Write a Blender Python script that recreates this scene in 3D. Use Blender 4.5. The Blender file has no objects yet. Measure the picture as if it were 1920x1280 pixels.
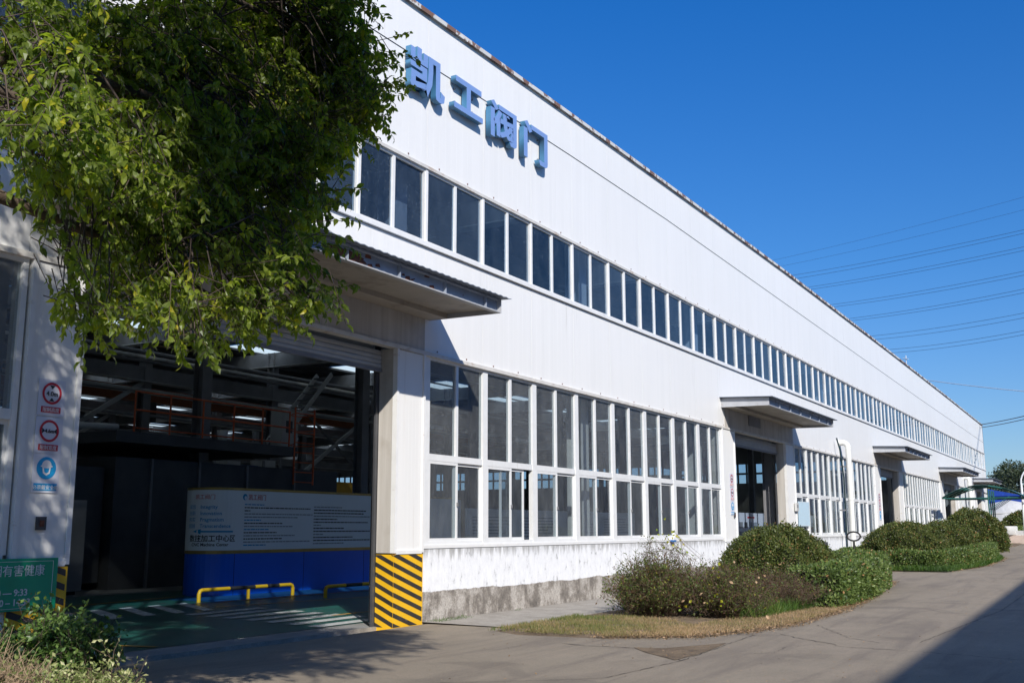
import bpy, bmesh, math, random
import numpy as np
from mathutils import Vector, Matrix

random.seed(7)
RNG = np.random.default_rng(7)
sc = bpy.context.scene
col = sc.collection
R = math.radians

# ------------------------------------------------------------------ camera, world, sun, exposure
cam_d = bpy.data.cameras.new('camera')
cam = bpy.data.objects.new('camera', cam_d)
col.objects.link(cam)
sc.camera = cam
cam_d.sensor_width = 36.0
cam_d.lens = 36.0 * 1968.5 / 1920.0
cam_d.clip_start = 0.05
cam_d.clip_end = 6000
_y, _p, _r = R(59.96), R(10.14), R(0.11)
Fv = Vector((math.sin(_y) * math.cos(_p), math.cos(_y) * math.cos(_p), math.sin(_p)))
Rv = Vector((math.cos(_y), -math.sin(_y), 0))
Uv = Rv.cross(Fv)
Xc = Rv * math.cos(_r) - Uv * math.sin(_r)
Yc = Rv * math.sin(_r) + Uv * math.cos(_r)
m = Matrix((Xc, Yc, -Fv)).transposed().to_4x4()
m.translation = Vector((-15.40, -10.73, 1.597))
cam.matrix_world = m

SUN_EL = R(33.8)
SUN_DIR = Vector((-math.cos(SUN_EL) * 0.7071, -math.cos(SUN_EL) * 0.7071, math.sin(SUN_EL)))   # towards the sun
world = bpy.data.worlds.new('World')
sc.world = world
world.use_nodes = True
wn = world.node_tree
bg = wn.nodes['Background']
sky = wn.nodes.new('ShaderNodeTexSky')
sky.sky_type = 'NISHITA'
sky.sun_disc = False
sky.sun_elevation = SUN_EL
sky.sun_rotation = math.atan2(SUN_DIR.x, SUN_DIR.y)
sky.altitude = 0
sky.air_density = 1.0
sky.dust_density = 0.3
sky.ozone_density = 4.0
# deep winter-blue rendering of the sky: one correction by height above the horizon, all the way round
_tc = wn.nodes.new('ShaderNodeTexCoord'); _sx = wn.nodes.new('ShaderNodeSeparateXYZ')
wn.links.new(_tc.outputs['Generated'], _sx.inputs[0])
_rp = wn.nodes.new('ShaderNodeValToRGB'); _cr = _rp.color_ramp
_cr.elements[0].position = 0.0; _cr.elements[0].color = (0.30, 0.325, 0.39, 1)
_cr.elements[1].position = 0.5; _cr.elements[1].color = (0.05, 0.32, 0.61, 1)
_e = _cr.elements.new(0.24); _e.color = (0.145, 0.325, 0.50, 1)
wn.links.new(_sx.outputs[2], _rp.inputs[0])
_vm = wn.nodes.new('ShaderNodeVectorMath'); _vm.operation = 'MULTIPLY'
wn.links.new(sky.outputs[0], _vm.inputs[0]); wn.links.new(_rp.outputs[0], _vm.inputs[1])
_v2 = wn.nodes.new('ShaderNodeVectorMath'); _v2.operation = 'SCALE'; _v2.inputs['Scale'].default_value = 2.35
wn.links.new(_vm.outputs[0], _v2.inputs[0])
wn.links.new(_v2.outputs[0], bg.inputs[0])
bg.inputs[1].default_value = 0.085

sun_d = bpy.data.lights.new('sun', 'SUN')
sun_d.energy = 4.5
sun_d.angle = R(0.53)
sun_d.color = (1.0, 0.945, 0.865)
sun = bpy.data.objects.new('sun', sun_d)
col.objects.link(sun)
sun.rotation_euler = SUN_DIR.to_track_quat('Z', 'Y').to_euler()
sun.location = (-40, -40, 40)

sc.render.engine = 'CYCLES'
sc.view_settings.view_transform = 'Standard'
sc.view_settings.look = 'None'
sc.view_settings.gamma = 1.0
sc.view_settings.exposure = 0.35
sc.cycles.use_denoising = True
sc.cycles.max_bounces = 7
sc.cycles.diffuse_bounces = 4
sc.cycles.glossy_bounces = 4
sc.cycles.transparent_max_bounces = 24
sc.cycles.transmission_bounces = 4
sc.cycles.sample_clamp_indirect = 6

# ------------------------------------------------------------------ materials
MATS = {}


class NT:
    def __init__(self, name):
        self.m = bpy.data.materials.new(name)
        self.m.use_nodes = True
        self.t = self.m.node_tree
        self.b = self.t.nodes['Principled BSDF']
        self.out = self.t.nodes['Material Output']

    def n(self, typ, **kw):
        nd = self.t.nodes.new(typ)
        for k, v in kw.items():
            setattr(nd, k, v)
        return nd

    def l(self, a, b):
        self.t.links.new(a, b)

    def coord(self, scale=(1, 1, 1), kind='Object', rot=(0, 0, 0)):
        tc = self.n('ShaderNodeTexCoord')
        mp = self.n('ShaderNodeMapping')
        mp.inputs['Scale'].default_value = scale
        mp.inputs['Rotation'].default_value = rot
        self.l(tc.outputs[kind], mp.inputs[0])
        return mp.outputs[0]

    def geo(self, scale=(1, 1, 1)):
        g = self.n('ShaderNodeNewGeometry')
        mp = self.n('ShaderNodeMapping')
        mp.inputs['Scale'].default_value = scale
        self.l(g.outputs['Position'], mp.inputs[0])
        return mp.outputs[0]

    def noise(self, vec, scale, detail=4, rough=0.55, dist=0.0):
        nd = self.n('ShaderNodeTexNoise')
        nd.inputs['Scale'].default_value = scale
        nd.inputs['Detail'].default_value = detail
        nd.inputs['Roughness'].default_value = rough
        nd.inputs['Distortion'].default_value = dist
        self.l(vec, nd.inputs['Vector'])
        return nd.outputs['Fac']

    def ramp(self, fac, stops):
        r = self.n('ShaderNodeValToRGB')
        cr = r.color_ramp
        while len(cr.elements) > len(stops):
            cr.elements.remove(cr.elements[-1])
        while len(cr.elements) < len(stops):
            cr.elements.new(0.5)
        for e, (p, c) in zip(cr.elements, stops):
            e.position = p
            if not isinstance(c, (tuple, list)):
                c = (c, c, c)
            e.color = (*c[:3], 1)
        self.l(fac, r.inputs[0])
        return r.outputs[0]

    def mix(self, fac, a, b, mode='MIX'):
        x = self.n('ShaderNodeMix', data_type='RGBA', blend_type=mode)
        for k, v in ((0, fac), (6, a), (7, b)):
            s = x.inputs[k]
            if isinstance(v, (int, float)):
                s.default_value = v if k == 0 else (v, v, v, 1)
            elif isinstance(v, tuple):
                s.default_value = (*v, 1)
            else:
                self.l(v, s)
        return x.outputs[2]

    def bump(self, h, strength=0.3, dist=0.02):
        b = self.n('ShaderNodeBump')
        b.inputs['Strength'].default_value = strength
        b.inputs['Distance'].default_value = dist
        self.l(h, b.inputs['Height'])
        self.l(b.outputs[0], self.b.inputs['Normal'])


def simple(name, colr, rough=0.6, metal=0.0, var=0.12, scale=3.0, spec=0.5, stains=None, bump=0.0, kind='geo'):
    t = NT(name)
    v = t.geo()
    f = t.noise(v, scale, 5)
    c = t.ramp(f, [(0.3, tuple(x * (1 - var) for x in colr)), (0.7, tuple(min(1, x * (1 + var)) for x in colr))])
    if stains:
        f2 = t.noise(t.geo(stains.get('stretch', (1, 1, 1))), stains['scale'], 6, 0.65)
        m_ = t.ramp(f2, [(stains['at'], 0.0), (stains['at'] + stains.get('w', 0.08), stains.get('amt', 0.8))])
        c = t.mix(m_, c, stains['col'])
    t.l(c, t.b.inputs['Base Color'])
    t.b.inputs['Roughness'].default_value = rough
    t.b.inputs['Metallic'].default_value = metal
    t.b.inputs['Specular IOR Level'].default_value = spec
    if bump:
        t.bump(t.noise(v, scale * 8, 6), bump, 0.01)
    MATS[name] = t.m
    return t.m


M = {}
# painted profiled cladding: near-white with faint dirty streaks running down
t = NT('white_cladding')
n1 = t.noise(t.geo((3.0, 3.0, 0.12)), 1.3, 6, 0.6)
n2 = t.noise(t.geo((0.5, 0.5, 0.5)), 0.5, 3)
n3 = t.noise(t.geo((9, 9, 0.35)), 1.0, 5, 0.7)
c = t.ramp(n1, [(0.35, (0.78, 0.777, 0.758)), (0.6, (0.81, 0.805, 0.785))])
c = t.mix(t.ramp(n2, [(0.35, 0.0), (0.75, 0.35)]), c, (0.73, 0.722, 0.69))
c = t.mix(t.ramp(n3, [(0.60, 0.0), (0.78, 0.40)]), c, (0.52, 0.48, 0.42))
# run-off streaks that hang from the ribbon sill and from the seam
g_ = t.n('ShaderNodeNewGeometry'); sz = t.n('ShaderNodeSeparateXYZ'); t.l(g_.outputs['Position'], sz.inputs[0])
hm = t.ramp(t.mix(0.0, sz.outputs[2], sz.outputs[2]), [(0.0, 0.0), (1.0, 1.0)])
mr = t.n('ShaderNodeMapRange'); t.l(sz.outputs[2], mr.inputs['Value']); mr.inputs['From Min'].default_value = 5.6; mr.inputs['From Max'].default_value = 6.72
mr2 = t.n('ShaderNodeMapRange'); t.l(sz.outputs[2], mr2.inputs['Value']); mr2.inputs['From Min'].default_value = 8.0; mr2.inputs['From Max'].default_value = 6.8
mn = t.n('ShaderNodeMath', operation='MINIMUM'); t.l(mr.outputs[0], mn.inputs[0]); t.l(mr2.outputs[0], mn.inputs[1])
rn = t.ramp(t.noise(t.geo((1.1, 1.1, 0.05)), 3.0, 5, 0.7), [(0.60, 0.0), (0.72, 0.75)])
mm_ = t.n('ShaderNodeMath', operation='MULTIPLY'); t.l(rn, mm_.inputs[0]); t.l(mn.outputs[0], mm_.inputs[1])
c = t.mix(mm_.outputs[0], c, (0.42, 0.40, 0.35))
jn = t.ramp(t.noise(t.geo((0.9, 0.9, 0.10)), 2.2, 4, 0.7), [(0.70, 0.0), (0.74, 0.35)])
c = t.mix(jn, c, (0.50, 0.40, 0.30))
t.l(c, t.b.inputs['Base Color'])
t.b.inputs['Roughness'].default_value = 0.42
t.bump(t.noise(t.geo((1, 1, 0.6)), 1.2, 2), 0.12, 0.05)
M['white'] = t.m

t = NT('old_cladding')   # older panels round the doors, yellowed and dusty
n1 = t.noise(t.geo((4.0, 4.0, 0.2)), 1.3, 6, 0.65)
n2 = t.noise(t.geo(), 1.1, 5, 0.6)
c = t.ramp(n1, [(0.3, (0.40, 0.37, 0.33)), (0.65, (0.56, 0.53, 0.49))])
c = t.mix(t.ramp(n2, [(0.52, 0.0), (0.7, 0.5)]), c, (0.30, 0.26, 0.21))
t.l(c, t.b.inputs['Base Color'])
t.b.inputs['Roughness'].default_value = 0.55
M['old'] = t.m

M['frame'] = simple('white_window_frame', (0.73, 0.735, 0.73), 0.4, var=0.04, scale=6,
                    stains=dict(scale=1.0, at=0.62, col=(0.5, 0.47, 0.42), stretch=(8, 8, 0.8), amt=0.4))
M['frame_grey'] = simple('greyed_window_frame', (0.58, 0.585, 0.58), 0.45, var=0.08, scale=3,
                         stains=dict(scale=1.2, at=0.58, col=(0.36, 0.32, 0.27), stretch=(6, 6, 0.8), amt=0.5))
M['trim'] = simple('weathered_trim', (0.62, 0.60, 0.56), 0.5, var=0.1, scale=4,
                   stains=dict(scale=1.2, at=0.55, col=(0.36, 0.24, 0.15), stretch=(2, 2, 6), amt=0.5))
M['trim_white'] = simple('white_trim', (0.76, 0.76, 0.75), 0.45, var=0.05, scale=4,
                         stains=dict(scale=1.4, at=0.6, col=(0.45, 0.36, 0.28), stretch=(1, 1, 4), amt=0.45))
M['canopy_front'] = simple('grey_blue_steel', (0.27, 0.31, 0.38), 0.5, var=0.15, scale=2.2,
                           stains=dict(scale=1.6, at=0.60, col=(0.09, 0.045, 0.03), w=0.04, amt=0.9))
M['canopy_side'] = simple('grey_sheet', (0.42, 0.43, 0.45), 0.5, var=0.1, scale=2.5,
                          stains=dict(scale=3, at=0.62, col=(0.2, 0.14, 0.1), amt=0.5))
M['canopy_top'] = simple('canopy_top_sheet', (0.17, 0.20, 0.25), 0.45, var=0.12, scale=3)
M['rust'] = simple('flaking_rust', (0.14, 0.05, 0.03), 0.9, var=0.5, scale=12, bump=0.6)
M['soffit'] = simple('soffit_sheet', (0.40, 0.36, 0.31), 0.6, var=0.12, scale=1.5,
                     stains=dict(scale=1.2, at=0.55, col=(0.2, 0.16, 0.12), amt=0.5))
M['eave'] = simple('rusty_eave_flashing', (0.60, 0.59, 0.56), 0.55, var=0.1, scale=3,
                   stains=dict(scale=1.4, at=0.50, col=(0.16, 0.065, 0.03), stretch=(1.6, 1, 1), w=0.03, amt=0.9))
M['shutter'] = simple('shutter_grey', (0.40, 0.41, 0.42), 0.45, var=0.08, scale=3,
                      stains=dict(scale=2.5, at=0.62, col=(0.24, 0.2, 0.16), amt=0.5))
M['dark_gap'] = simple('black_rubber', (0.015, 0.015, 0.016), 0.7)
M['steel_dark'] = simple('dark_painted_steel', (0.06, 0.062, 0.068), 0.55, var=0.2, scale=2)
M['steel_grey'] = simple('grey_painted_steel', (0.20, 0.20, 0.21), 0.5, var=0.15, scale=1.5)
M['steel_light'] = simple('light_grey_steel', (0.50, 0.50, 0.49), 0.5, var=0.1, scale=1.5,
                          stains=dict(scale=1.5, at=0.6, col=(0.3, 0.26, 0.2), amt=0.5))
M['orange'] = simple('orange_rail_paint', (0.62, 0.12, 0.035), 0.5, var=0.15, scale=6)
M['crane'] = simple('orange_crane_paint', (0.34, 0.09, 0.02), 0.5, var=0.15, scale=2)
M['yellow_crane'] = simple('yellow_crane_paint', (0.6, 0.33, 0.03), 0.5, var=0.15, scale=2)
M['roof_under'] = simple('roof_underside', (0.10, 0.10, 0.105), 0.8, var=0.15, scale=1)
M['roof_top'] = simple('roof_sheet', (0.30, 0.31, 0.33), 0.6, var=0.2, scale=1)
M['inner_wall'] = simple('inner_wall', (0.24, 0.24, 0.235), 0.8, var=0.15, scale=1)
M['blue'] = simple('blue_partition', (0.005, 0.12, 0.70), 0.3, var=0.06, scale=1)
M['board'] = simple('pale_board', (0.82, 0.86, 0.92), 0.35, var=0.03, scale=1)
M['gold'] = simple('brass_strip', (0.42, 0.30, 0.10), 0.3, 0.6, var=0.15, scale=3)
M['txt_blue'] = simple('print_blue', (0.01, 0.14, 0.42), 0.5, var=0.05)
M['txt_sky'] = simple('print_sky_blue', (0.01, 0.30, 0.62), 0.45, var=0.05)
M['txt_red'] = simple('print_red', (0.52, 0.015, 0.03), 0.45, var=0.05)
M['txt_black'] = simple('print_black', (0.02, 0.02, 0.024), 0.5, var=0.05)
M['txt_grey'] = simple('print_grey', (0.28, 0.31, 0.36), 0.5, var=0.05)
M['txt_white'] = simple('print_white', (0.78, 0.78, 0.78), 0.45, var=0.03)
M['txt_yellow'] = simple('print_yellow', (0.68, 0.6, 0.05), 0.5, var=0.05)
M['sign_white'] = simple('sign_white', (0.66, 0.67, 0.74), 0.35, var=0.04)
M['sign_green'] = simple('sign_green', (0.0, 0.36, 0.18), 0.35, var=0.12, scale=4)
M['yellow'] = simple('yellow_paint', (0.80, 0.46, 0.015), 0.45, var=0.07, scale=3,
                     stains=dict(scale=9, at=0.68, col=(0.35, 0.28, 0.18), amt=0.6, w=0.03))
M['black'] = simple('black_paint', (0.035, 0.032, 0.03), 0.5, var=0.25, scale=4,
                    stains=dict(scale=11, at=0.66, col=(0.3, 0.28, 0.25), amt=0.5, w=0.03))
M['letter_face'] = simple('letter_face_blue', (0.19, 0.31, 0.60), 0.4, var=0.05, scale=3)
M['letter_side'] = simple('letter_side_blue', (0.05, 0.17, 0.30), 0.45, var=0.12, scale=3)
M['floor_green'] = simple('green_floor_paint', (0.016, 0.10, 0.082), 0.35, var=0.2, scale=1.2,
                          stains=dict(scale=1.8, at=0.52, col=(0.06, 0.075, 0.075), amt=0.6))
M['floor_blue'] = simple('blue_floor_paint', (0.012, 0.09, 0.22), 0.35, var=0.15, scale=1.2)
M['line_white'] = simple('worn_white_line', (0.5, 0.52, 0.53), 0.5, var=0.15, scale=3,
                         stains=dict(scale=5, at=0.55, col=(0.12, 0.17, 0.17), amt=0.7))
M['line_yellow'] = simple('worn_yellow_line', (0.5, 0.27, 0.03), 0.5, var=0.15, scale=3)
M['pvc'] = simple('white_pipe', (0.74, 0.74, 0.70), 0.4, var=0.05, scale=2,
                  stains=dict(scale=2, at=0.6, col=(0.5, 0.45, 0.36), stretch=(3, 3, .6), amt=0.4))
M['hose'] = simple('dark_green_hose', (0.01, 0.03, 0.035), 0.4)
M['bark'] = simple('bark', (0.09, 0.065, 0.045), 0.9, var=0.35, scale=14, bump=0.7)
M['twig'] = simple('grey_brown_twig', (0.13, 0.088, 0.06), 0.85, var=0.35, scale=20)
M['twig_dark'] = simple('dark_twig', (0.075, 0.055, 0.045), 0.85, var=0.35, scale=20)
M['blue_cloth'] = simple('blue_bin', (0.01, 0.06, 0.24), 0.5, var=0.1)
M['notice'] = simple('pale_blue_sheet', (0.52, 0.68, 0.78), 0.4, var=0.03)
M['pale_stone'] = simple('pale_stone', (0.50, 0.50, 0.49), 0.6, var=0.12, scale=3)
M['pink_stone'] = simple('pinkish_plaster', (0.52, 0.42, 0.36), 0.7, var=0.12, scale=3)
M['teal_steel'] = simple('teal_painted_steel', (0.02, 0.11, 0.095), 0.45, var=0.15)
M['plastic_roof'] = simple('green_tinted_sheet', (0.05, 0.13, 0.12), 0.3, var=0.2)
M['lamp_white'] = simple('lamp_white', (0.75, 0.77, 0.78), 0.35, var=0.03)
M['wire'] = simple('wire_dark', (0.03, 0.035, 0.045), 0.6)
M['wire_pale'] = simple('wire_pale', (0.55, 0.6, 0.65), 0.5)
M['shed_blue'] = simple('shed_blue', (0.01, 0.05, 0.32), 0.5, var=0.2)
M['opposite'] = simple('opposite_cladding', (0.55, 0.56, 0.56), 0.6, var=0.08, scale=0.6)

# glass: thin tinted panes, dusty
def glass(name, tint, dust, dustcol):
    t = NT(name)
    t.t.nodes.remove(t.b)
    tr = t.n('ShaderNodeBsdfTransparent')
    tr.inputs[0].default_value = (*tint, 1)
    gl = t.n('ShaderNodeBsdfGlossy')
    gl.inputs['Roughness'].default_value = 0.035
    gl.inputs['Color'].default_value = (0.9, 0.95, 1, 1)
    df = t.n('ShaderNodeBsdfDiffuse')
    df.inputs['Color'].default_value = (*dustcol, 1)
    fr = t.n('ShaderNodeFresnel')
    fr.inputs['IOR'].default_value = 1.6
    gb = t.n('ShaderNodeNewGeometry'); inv = t.n('ShaderNodeMath', operation='SUBTRACT'); inv.inputs[0].default_value = 1.0
    t.l(gb.outputs['Backfacing'], inv.inputs[1]); ff = t.n('ShaderNodeMath', operation='MULTIPLY'); t.l(fr.outputs[0], ff.inputs[0]); t.l(inv.outputs[0], ff.inputs[1])
    bp = t.n('ShaderNodeBump')
    bp.inputs['Strength'].default_value = 0.25
    bp.inputs['Distance'].default_value = 0.02
    t.l(t.noise(t.geo((1, 1, 0.7)), 0.9, 2), bp.inputs['Height'])
    t.l(bp.outputs[0], gl.inputs['Normal'])
    m1 = t.n('ShaderNodeMixShader')
    t.l(ff.outputs[0], m1.inputs[0]); t.l(tr.outputs[0], m1.inputs[1]); t.l(gl.outputs[0], m1.inputs[2])
    m2 = t.n('ShaderNodeMixShader')
    nz = t.noise(t.geo((1.5, 1.5, 0.7)), 2.2, 6, 0.7)
    sp = t.noise(t.geo(), 26, 3, 0.6)
    oi = t.n('ShaderNodeObjectInfo'); pr = t.n('ShaderNodeMath', operation='MULTIPLY_ADD'); t.l(oi.outputs['Random'], pr.inputs[0]); pr.inputs[1].default_value = .35; t.l(nz, pr.inputs[2])
    a = t.ramp(pr.outputs[0], [(0.4, dust * 0.4), (1.0, dust * 2.4)])
    b = t.ramp(sp, [(0.63, 0.0), (0.72, 0.30)])
    t.l(t.mix(1.0, a, b, 'ADD'), m2.inputs[0])
    t.l(m1.outputs[0], m2.inputs[1]); t.l(df.outputs[0], m2.inputs[2])
    t.l(m2.outputs[0], t.out.inputs[0])
    return t.m


M['glass'] = glass('window_glass', (0.80, 0.84, 0.86), 0.06, (0.42, 0.43, 0.43))
M['glass_up'] = glass('ribbon_glass', (0.70, 0.78, 0.86), 0.035, (0.30, 0.37, 0.44))

t = NT('skylight_sheet')
t.t.nodes.remove(t.b)
a_ = t.n('ShaderNodeBsdfTranslucent'); a_.inputs[0].default_value = (0.80, 0.86, 0.82, 1)
b_ = t.n('ShaderNodeBsdfTransparent'); b_.inputs[0].default_value = (0.8, 0.85, 0.85, 1)
mx = t.n('ShaderNodeMixShader'); mx.inputs[0].default_value = 0.25
t.l(a_.outputs[0], mx.inputs[1]); t.l(b_.outputs[0], mx.inputs[2]); t.l(mx.outputs[0], t.out.inputs[0])
M['skylight'] = t.m

# concrete road
t = NT('road_concrete')
v = t.geo()
big = t.noise(v, 0.22, 5, 0.6)
mid = t.noise(v, 1.6, 6, 0.65)
fine = t.noise(v, 38, 6, 0.75)
streak = t.noise(t.geo((0.22, 1.6, 1)), 1.1, 6, 0.6, 0.6)
c = t.ramp(big, [(0.3, (0.250, 0.208, 0.150)), (0.7, (0.335, 0.282, 0.208))])
c = t.mix(t.ramp(mid, [(0.45, 0.0), (0.72, 0.5)]), c, (0.37, 0.300, 0.222))
c = t.mix(t.ramp(streak, [(0.48, 0.0), (0.66, 0.62)]), c, (0.15, 0.122, 0.096))
c = t.mix(t.ramp(fine, [(0.35, 0.35), (0.6, 0.0)]), c, (0.13, 0.115, 0.105))
stn = t.noise(v, 0.55, 3, 0.5, 1.2)
c = t.mix(t.ramp(stn, [(0.60, 0.0), (0.70, 0.35)]), c, (0.10, 0.082, 0.066))
agg = t.noise(v, 11, 8, 0.85)
c = t.mix(t.ramp(agg, [(0.30, 0.5), (0.50, 0.0), (0.70, 0.0), (0.8, 0.3)]), c, (0.12, 0.10, 0.08))
gr_ = t.noise(v, 55, 4, 0.9)
c = t.mix(t.ramp(gr_, [(0.36, 0.55), (0.5, 0.0)]), c, (0.10, 0.083, 0.066))
spk = t.noise(v, 75, 2, 0.5)
c = t.mix(t.ramp(spk, [(0.62, 0.0), (0.70, 0.5)]), c, (0.46, 0.40, 0.32))
t.l(c, t.b.inputs['Base Color'])
t.b.inputs['Roughness'].default_value = 0.85
t.bump(t.mix(0.5, fine, agg), 0.6, 0.02)
M['road'] = t.m

t = NT('pavement_concrete')
v = t.geo()
c = t.ramp(t.noise(v, 2.2, 6, 0.7), [(0.3, (0.26, 0.235, 0.20)), (0.7, (0.42, 0.385, 0.335))])
c = t.mix(t.ramp(t.noise(v, 30, 5, 0.7), [(0.35, 0.4), (0.6, 0.0)]), c, (0.14, 0.13, 0.11))
t.l(c, t.b.inputs['Base Color']); t.b.inputs['Roughness'].default_value = 0.9
M['pavement'] = t.m

t = NT('bed_soil')
v = t.geo()
c = t.ramp(t.noise(v, 3.0, 6, 0.7), [(0.3, (0.07, 0.05, 0.035)), (0.6, (0.20, 0.145, 0.09))])
c = t.mix(t.ramp(t.noise(v, 22, 6, 0.8), [(0.5, 0.0), (0.65, 0.8)]), c, (0.28, 0.2, 0.115))
t.l(c, t.b.inputs['Base Color']); t.b.inputs['Roughness'].default_value = 0.95
t.bump(t.noise(v, 25, 6, 0.8), 0.8, 0.03)
M['soil'] = t.m

# plinth: peeling white paint over grey render, bare and dirty at the foot
t = NT('plinth_render')
g = t.n('ShaderNodeNewGeometry')
sx = t.n('ShaderNodeSeparateXYZ'); t.l(g.outputs['Position'], sx.inputs[0])
edge = t.noise(t.geo((0.5, 0.5, 0.8)), 1.1, 9, 0.72)
ed2 = t.n('ShaderNodeMath', operation='MULTIPLY_ADD'); t.l(edge, ed2.inputs[0]); ed2.inputs[1].default_value = 0.24; t.l(sx.outputs[2], ed2.inputs[2])
white_mask = t.ramp(ed2.outputs[0], [(0.640, 0.0), (0.650, 1.0)])
pw = t.noise(t.geo((2.6, 2.6, 1.3)), 2.4, 8, 0.74)
pw2 = t.noise(t.geo((6, 6, 1.0)), 1.5, 8, 0.75)
wh = t.ramp(pw, [(0.33, (0.26, 0.265, 0.265)), (0.42, (0.74, 0.75, 0.77)), (0.62, (0.84, 0.85, 0.86))])
wh = t.mix(t.ramp(pw2, [(0.60, 0.0), (0.67, 0.85)]), wh, (0.22, 0.22, 0.21))
topm = t.ramp(t.mix(0.5, t.noise(t.geo((5, 5, .7)), 1.4, 6, 0.7), sx.outputs[2]), [(0.80, 0.0), (0.90, 0.75)])
wh = t.mix(topm, wh, (0.24, 0.235, 0.22))
gy = t.ramp(t.noise(t.geo((1.0, 1.0, 0.7)), 2.6, 9, 0.74), [(0.34, (0.10, 0.09, 0.08)), (0.46, (0.27, 0.24, 0.205)), (0.57, (0.55, 0.51, 0.46))])
gy = t.mix(t.ramp(t.noise(t.geo(), 28, 5, 0.8), [(0.4, 0.5), (0.6, 0.0)]), gy, (0.08, 0.073, 0.068))
t.l(t.mix(white_mask, gy, wh), t.b.inputs['Base Color'])
t.b.inputs['Roughness'].default_value = 0.85
t.bump(t.mix(0.3, t.noise(t.geo(), 20, 6, 0.7), white_mask), 0.5, 0.012)
M['plinth'] = t.m


def leaf_mat(name, stops, trans=0.35, rough=0.4, transcol=1.6, gloss=0.015):
    t = NT(name)
    t.t.nodes.remove(t.b)
    at = t.n('ShaderNodeAttribute'); at.attribute_name = 'tint'
    c = t.ramp(at.outputs['Fac'], stops)
    df = t.n('ShaderNodeBsdfDiffuse'); t.l(c, df.inputs[0])
    tl = t.n('ShaderNodeBsdfTranslucent')
    c2 = t.mix(1.0, c, (1.25 * transcol, 1.5 * transcol, 0.45 * transcol), 'MULTIPLY')
    t.l(c2, tl.inputs[0])
    gl = t.n('ShaderNodeBsdfGlossy'); gl.inputs['Roughness'].default_value = rough
    gl.inputs['Color'].default_value = (1, 1, 1, 1)
    a = t.n('ShaderNodeMixShader'); a.inputs[0].default_value = trans
    t.l(df.outputs[0], a.inputs[1]); t.l(tl.outputs[0], a.inputs[2])
    b = t.n('ShaderNodeMixShader')
    lw = t.n('ShaderNodeLayerWeight'); lw.inputs[0].default_value = 0.25
    mm = t.n('ShaderNodeMath', operation='MULTIPLY_ADD'); t.l(lw.outputs['Fresnel'], mm.inputs[0]); mm.inputs[1].default_value = 0.14; mm.inputs[2].default_value = gloss
    t.l(mm.outputs[0], b.inputs[0])
    t.l(a.outputs[0], b.inputs[1]); t.l(gl.outputs[0], b.inputs[2])
    t.l(b.outputs[0], t.out.inputs[0])
    return t.m


M['tree_leaf'] = leaf_mat('camphor_leaf', [(0.0, (0.065, 0.095, 0.016)), (0.5, (0.15, 0.195, 0.026)), (0.85, (0.25, 0.29, 0.032)), (1.0, (0.40, 0.35, 0.02))], 0.5, 0.42)
M['hedge_leaf'] = leaf_mat('hedge_leaf', [(0.0, (0.04, 0.065, 0.018)), (0.5, (0.10, 0.15, 0.04)), (0.9, (0.18, 0.23, 0.07)), (1.0, (0.30, 0.17, 0.07))], 0.25, 0.4)
M['dome_leaf'] = leaf_mat('dome_leaf', [(0.0, (0.035, 0.05, 0.014)), (0.5, (0.085, 0.11, 0.028)), (0.85, (0.15, 0.17, 0.05)), (1.0, (0.26, 0.14, 0.06))], 0.22, 0.42)
M['scrub_leaf'] = leaf_mat('scrub_leaf', [(0.0, (0.06, 0.03, 0.02)), (0.3, (0.12, 0.06, 0.035)), (0.5, (0.06, 0.09, 0.02)), (0.85, (0.12, 0.16, 0.035)), (1.0, (0.3, 0.28, 0.05))], 0.3, 0.5)
M['vine_leaf'] = leaf_mat('vine_leaf', [(0.0, (0.16, 0.26, 0.02)), (1.0, (0.45, 0.38, 0.03))], 0.35, 0.5)
M['pale_leaf'] = leaf_mat('pale_variegated_leaf', [(0.0, (0.08, 0.12, 0.03)), (0.6, (0.22, 0.26, 0.09)), (1.0, (0.48, 0.47, 0.26))], 0.25, 0.45)
M['dark_leaf'] = leaf_mat('dark_shrub_leaf', [(0.0, (0.03, 0.06, 0.02)), (0.6, (0.08, 0.15, 0.035)), (1.0, (0.16, 0.24, 0.06))], 0.25, 0.4)
M['grass_blade'] = leaf_mat('grass_blade', [(0.0, (0.09, 0.13, 0.025)), (0.4, (0.20, 0.18, 0.07)), (0.7, (0.28, 0.20, 0.11)), (1.0, (0.38, 0.26, 0.16))], 0.25, 0.6)
M['grass_green'] = leaf_mat('green_grass_blade', [(0.0, (0.035, 0.08, 0.012)), (0.7, (0.08, 0.15, 0.02)), (1.0, (0.22, 0.22, 0.07))], 0.3, 0.5)
M['litter_leaf'] = leaf_mat('dry_leaf', [(0.0, (0.14, 0.085, 0.045)), (0.7, (0.28, 0.18, 0.10)), (1.0, (0.50, 0.34, 0.22))], 0.15, 0.6)
M['far_leaf'] = leaf_mat('far_tree_leaf', [(0.0, (0.03, 0.045, 0.025)), (0.8, (0.07, 0.09, 0.045)), (1.0, (0.14, 0.12, 0.05))], 0.25, 0.5)
M['far_yellow_leaf'] = leaf_mat('far_yellow_leaf', [(0.0, (0.12, 0.14, 0.03)), (1.0, (0.25, 0.24, 0.05))], 0.25, 0.5)
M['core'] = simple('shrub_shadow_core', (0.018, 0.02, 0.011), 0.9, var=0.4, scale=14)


# ------------------------------------------------------------------ helpers
def link(name, me, parent=None, loc=None):
    o = bpy.data.objects.new(name, me)
    col.objects.link(o)
    if parent is not None:
        o.parent = parent
    if loc is not None:
        o.location = loc
    return o


def tag(o, label=None, cat=None, group=None, kind=None):
    if label: o['label'] = label
    if cat: o['category'] = cat
    if group: o['group'] = group
    if kind: o['kind'] = kind
    return o


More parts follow.
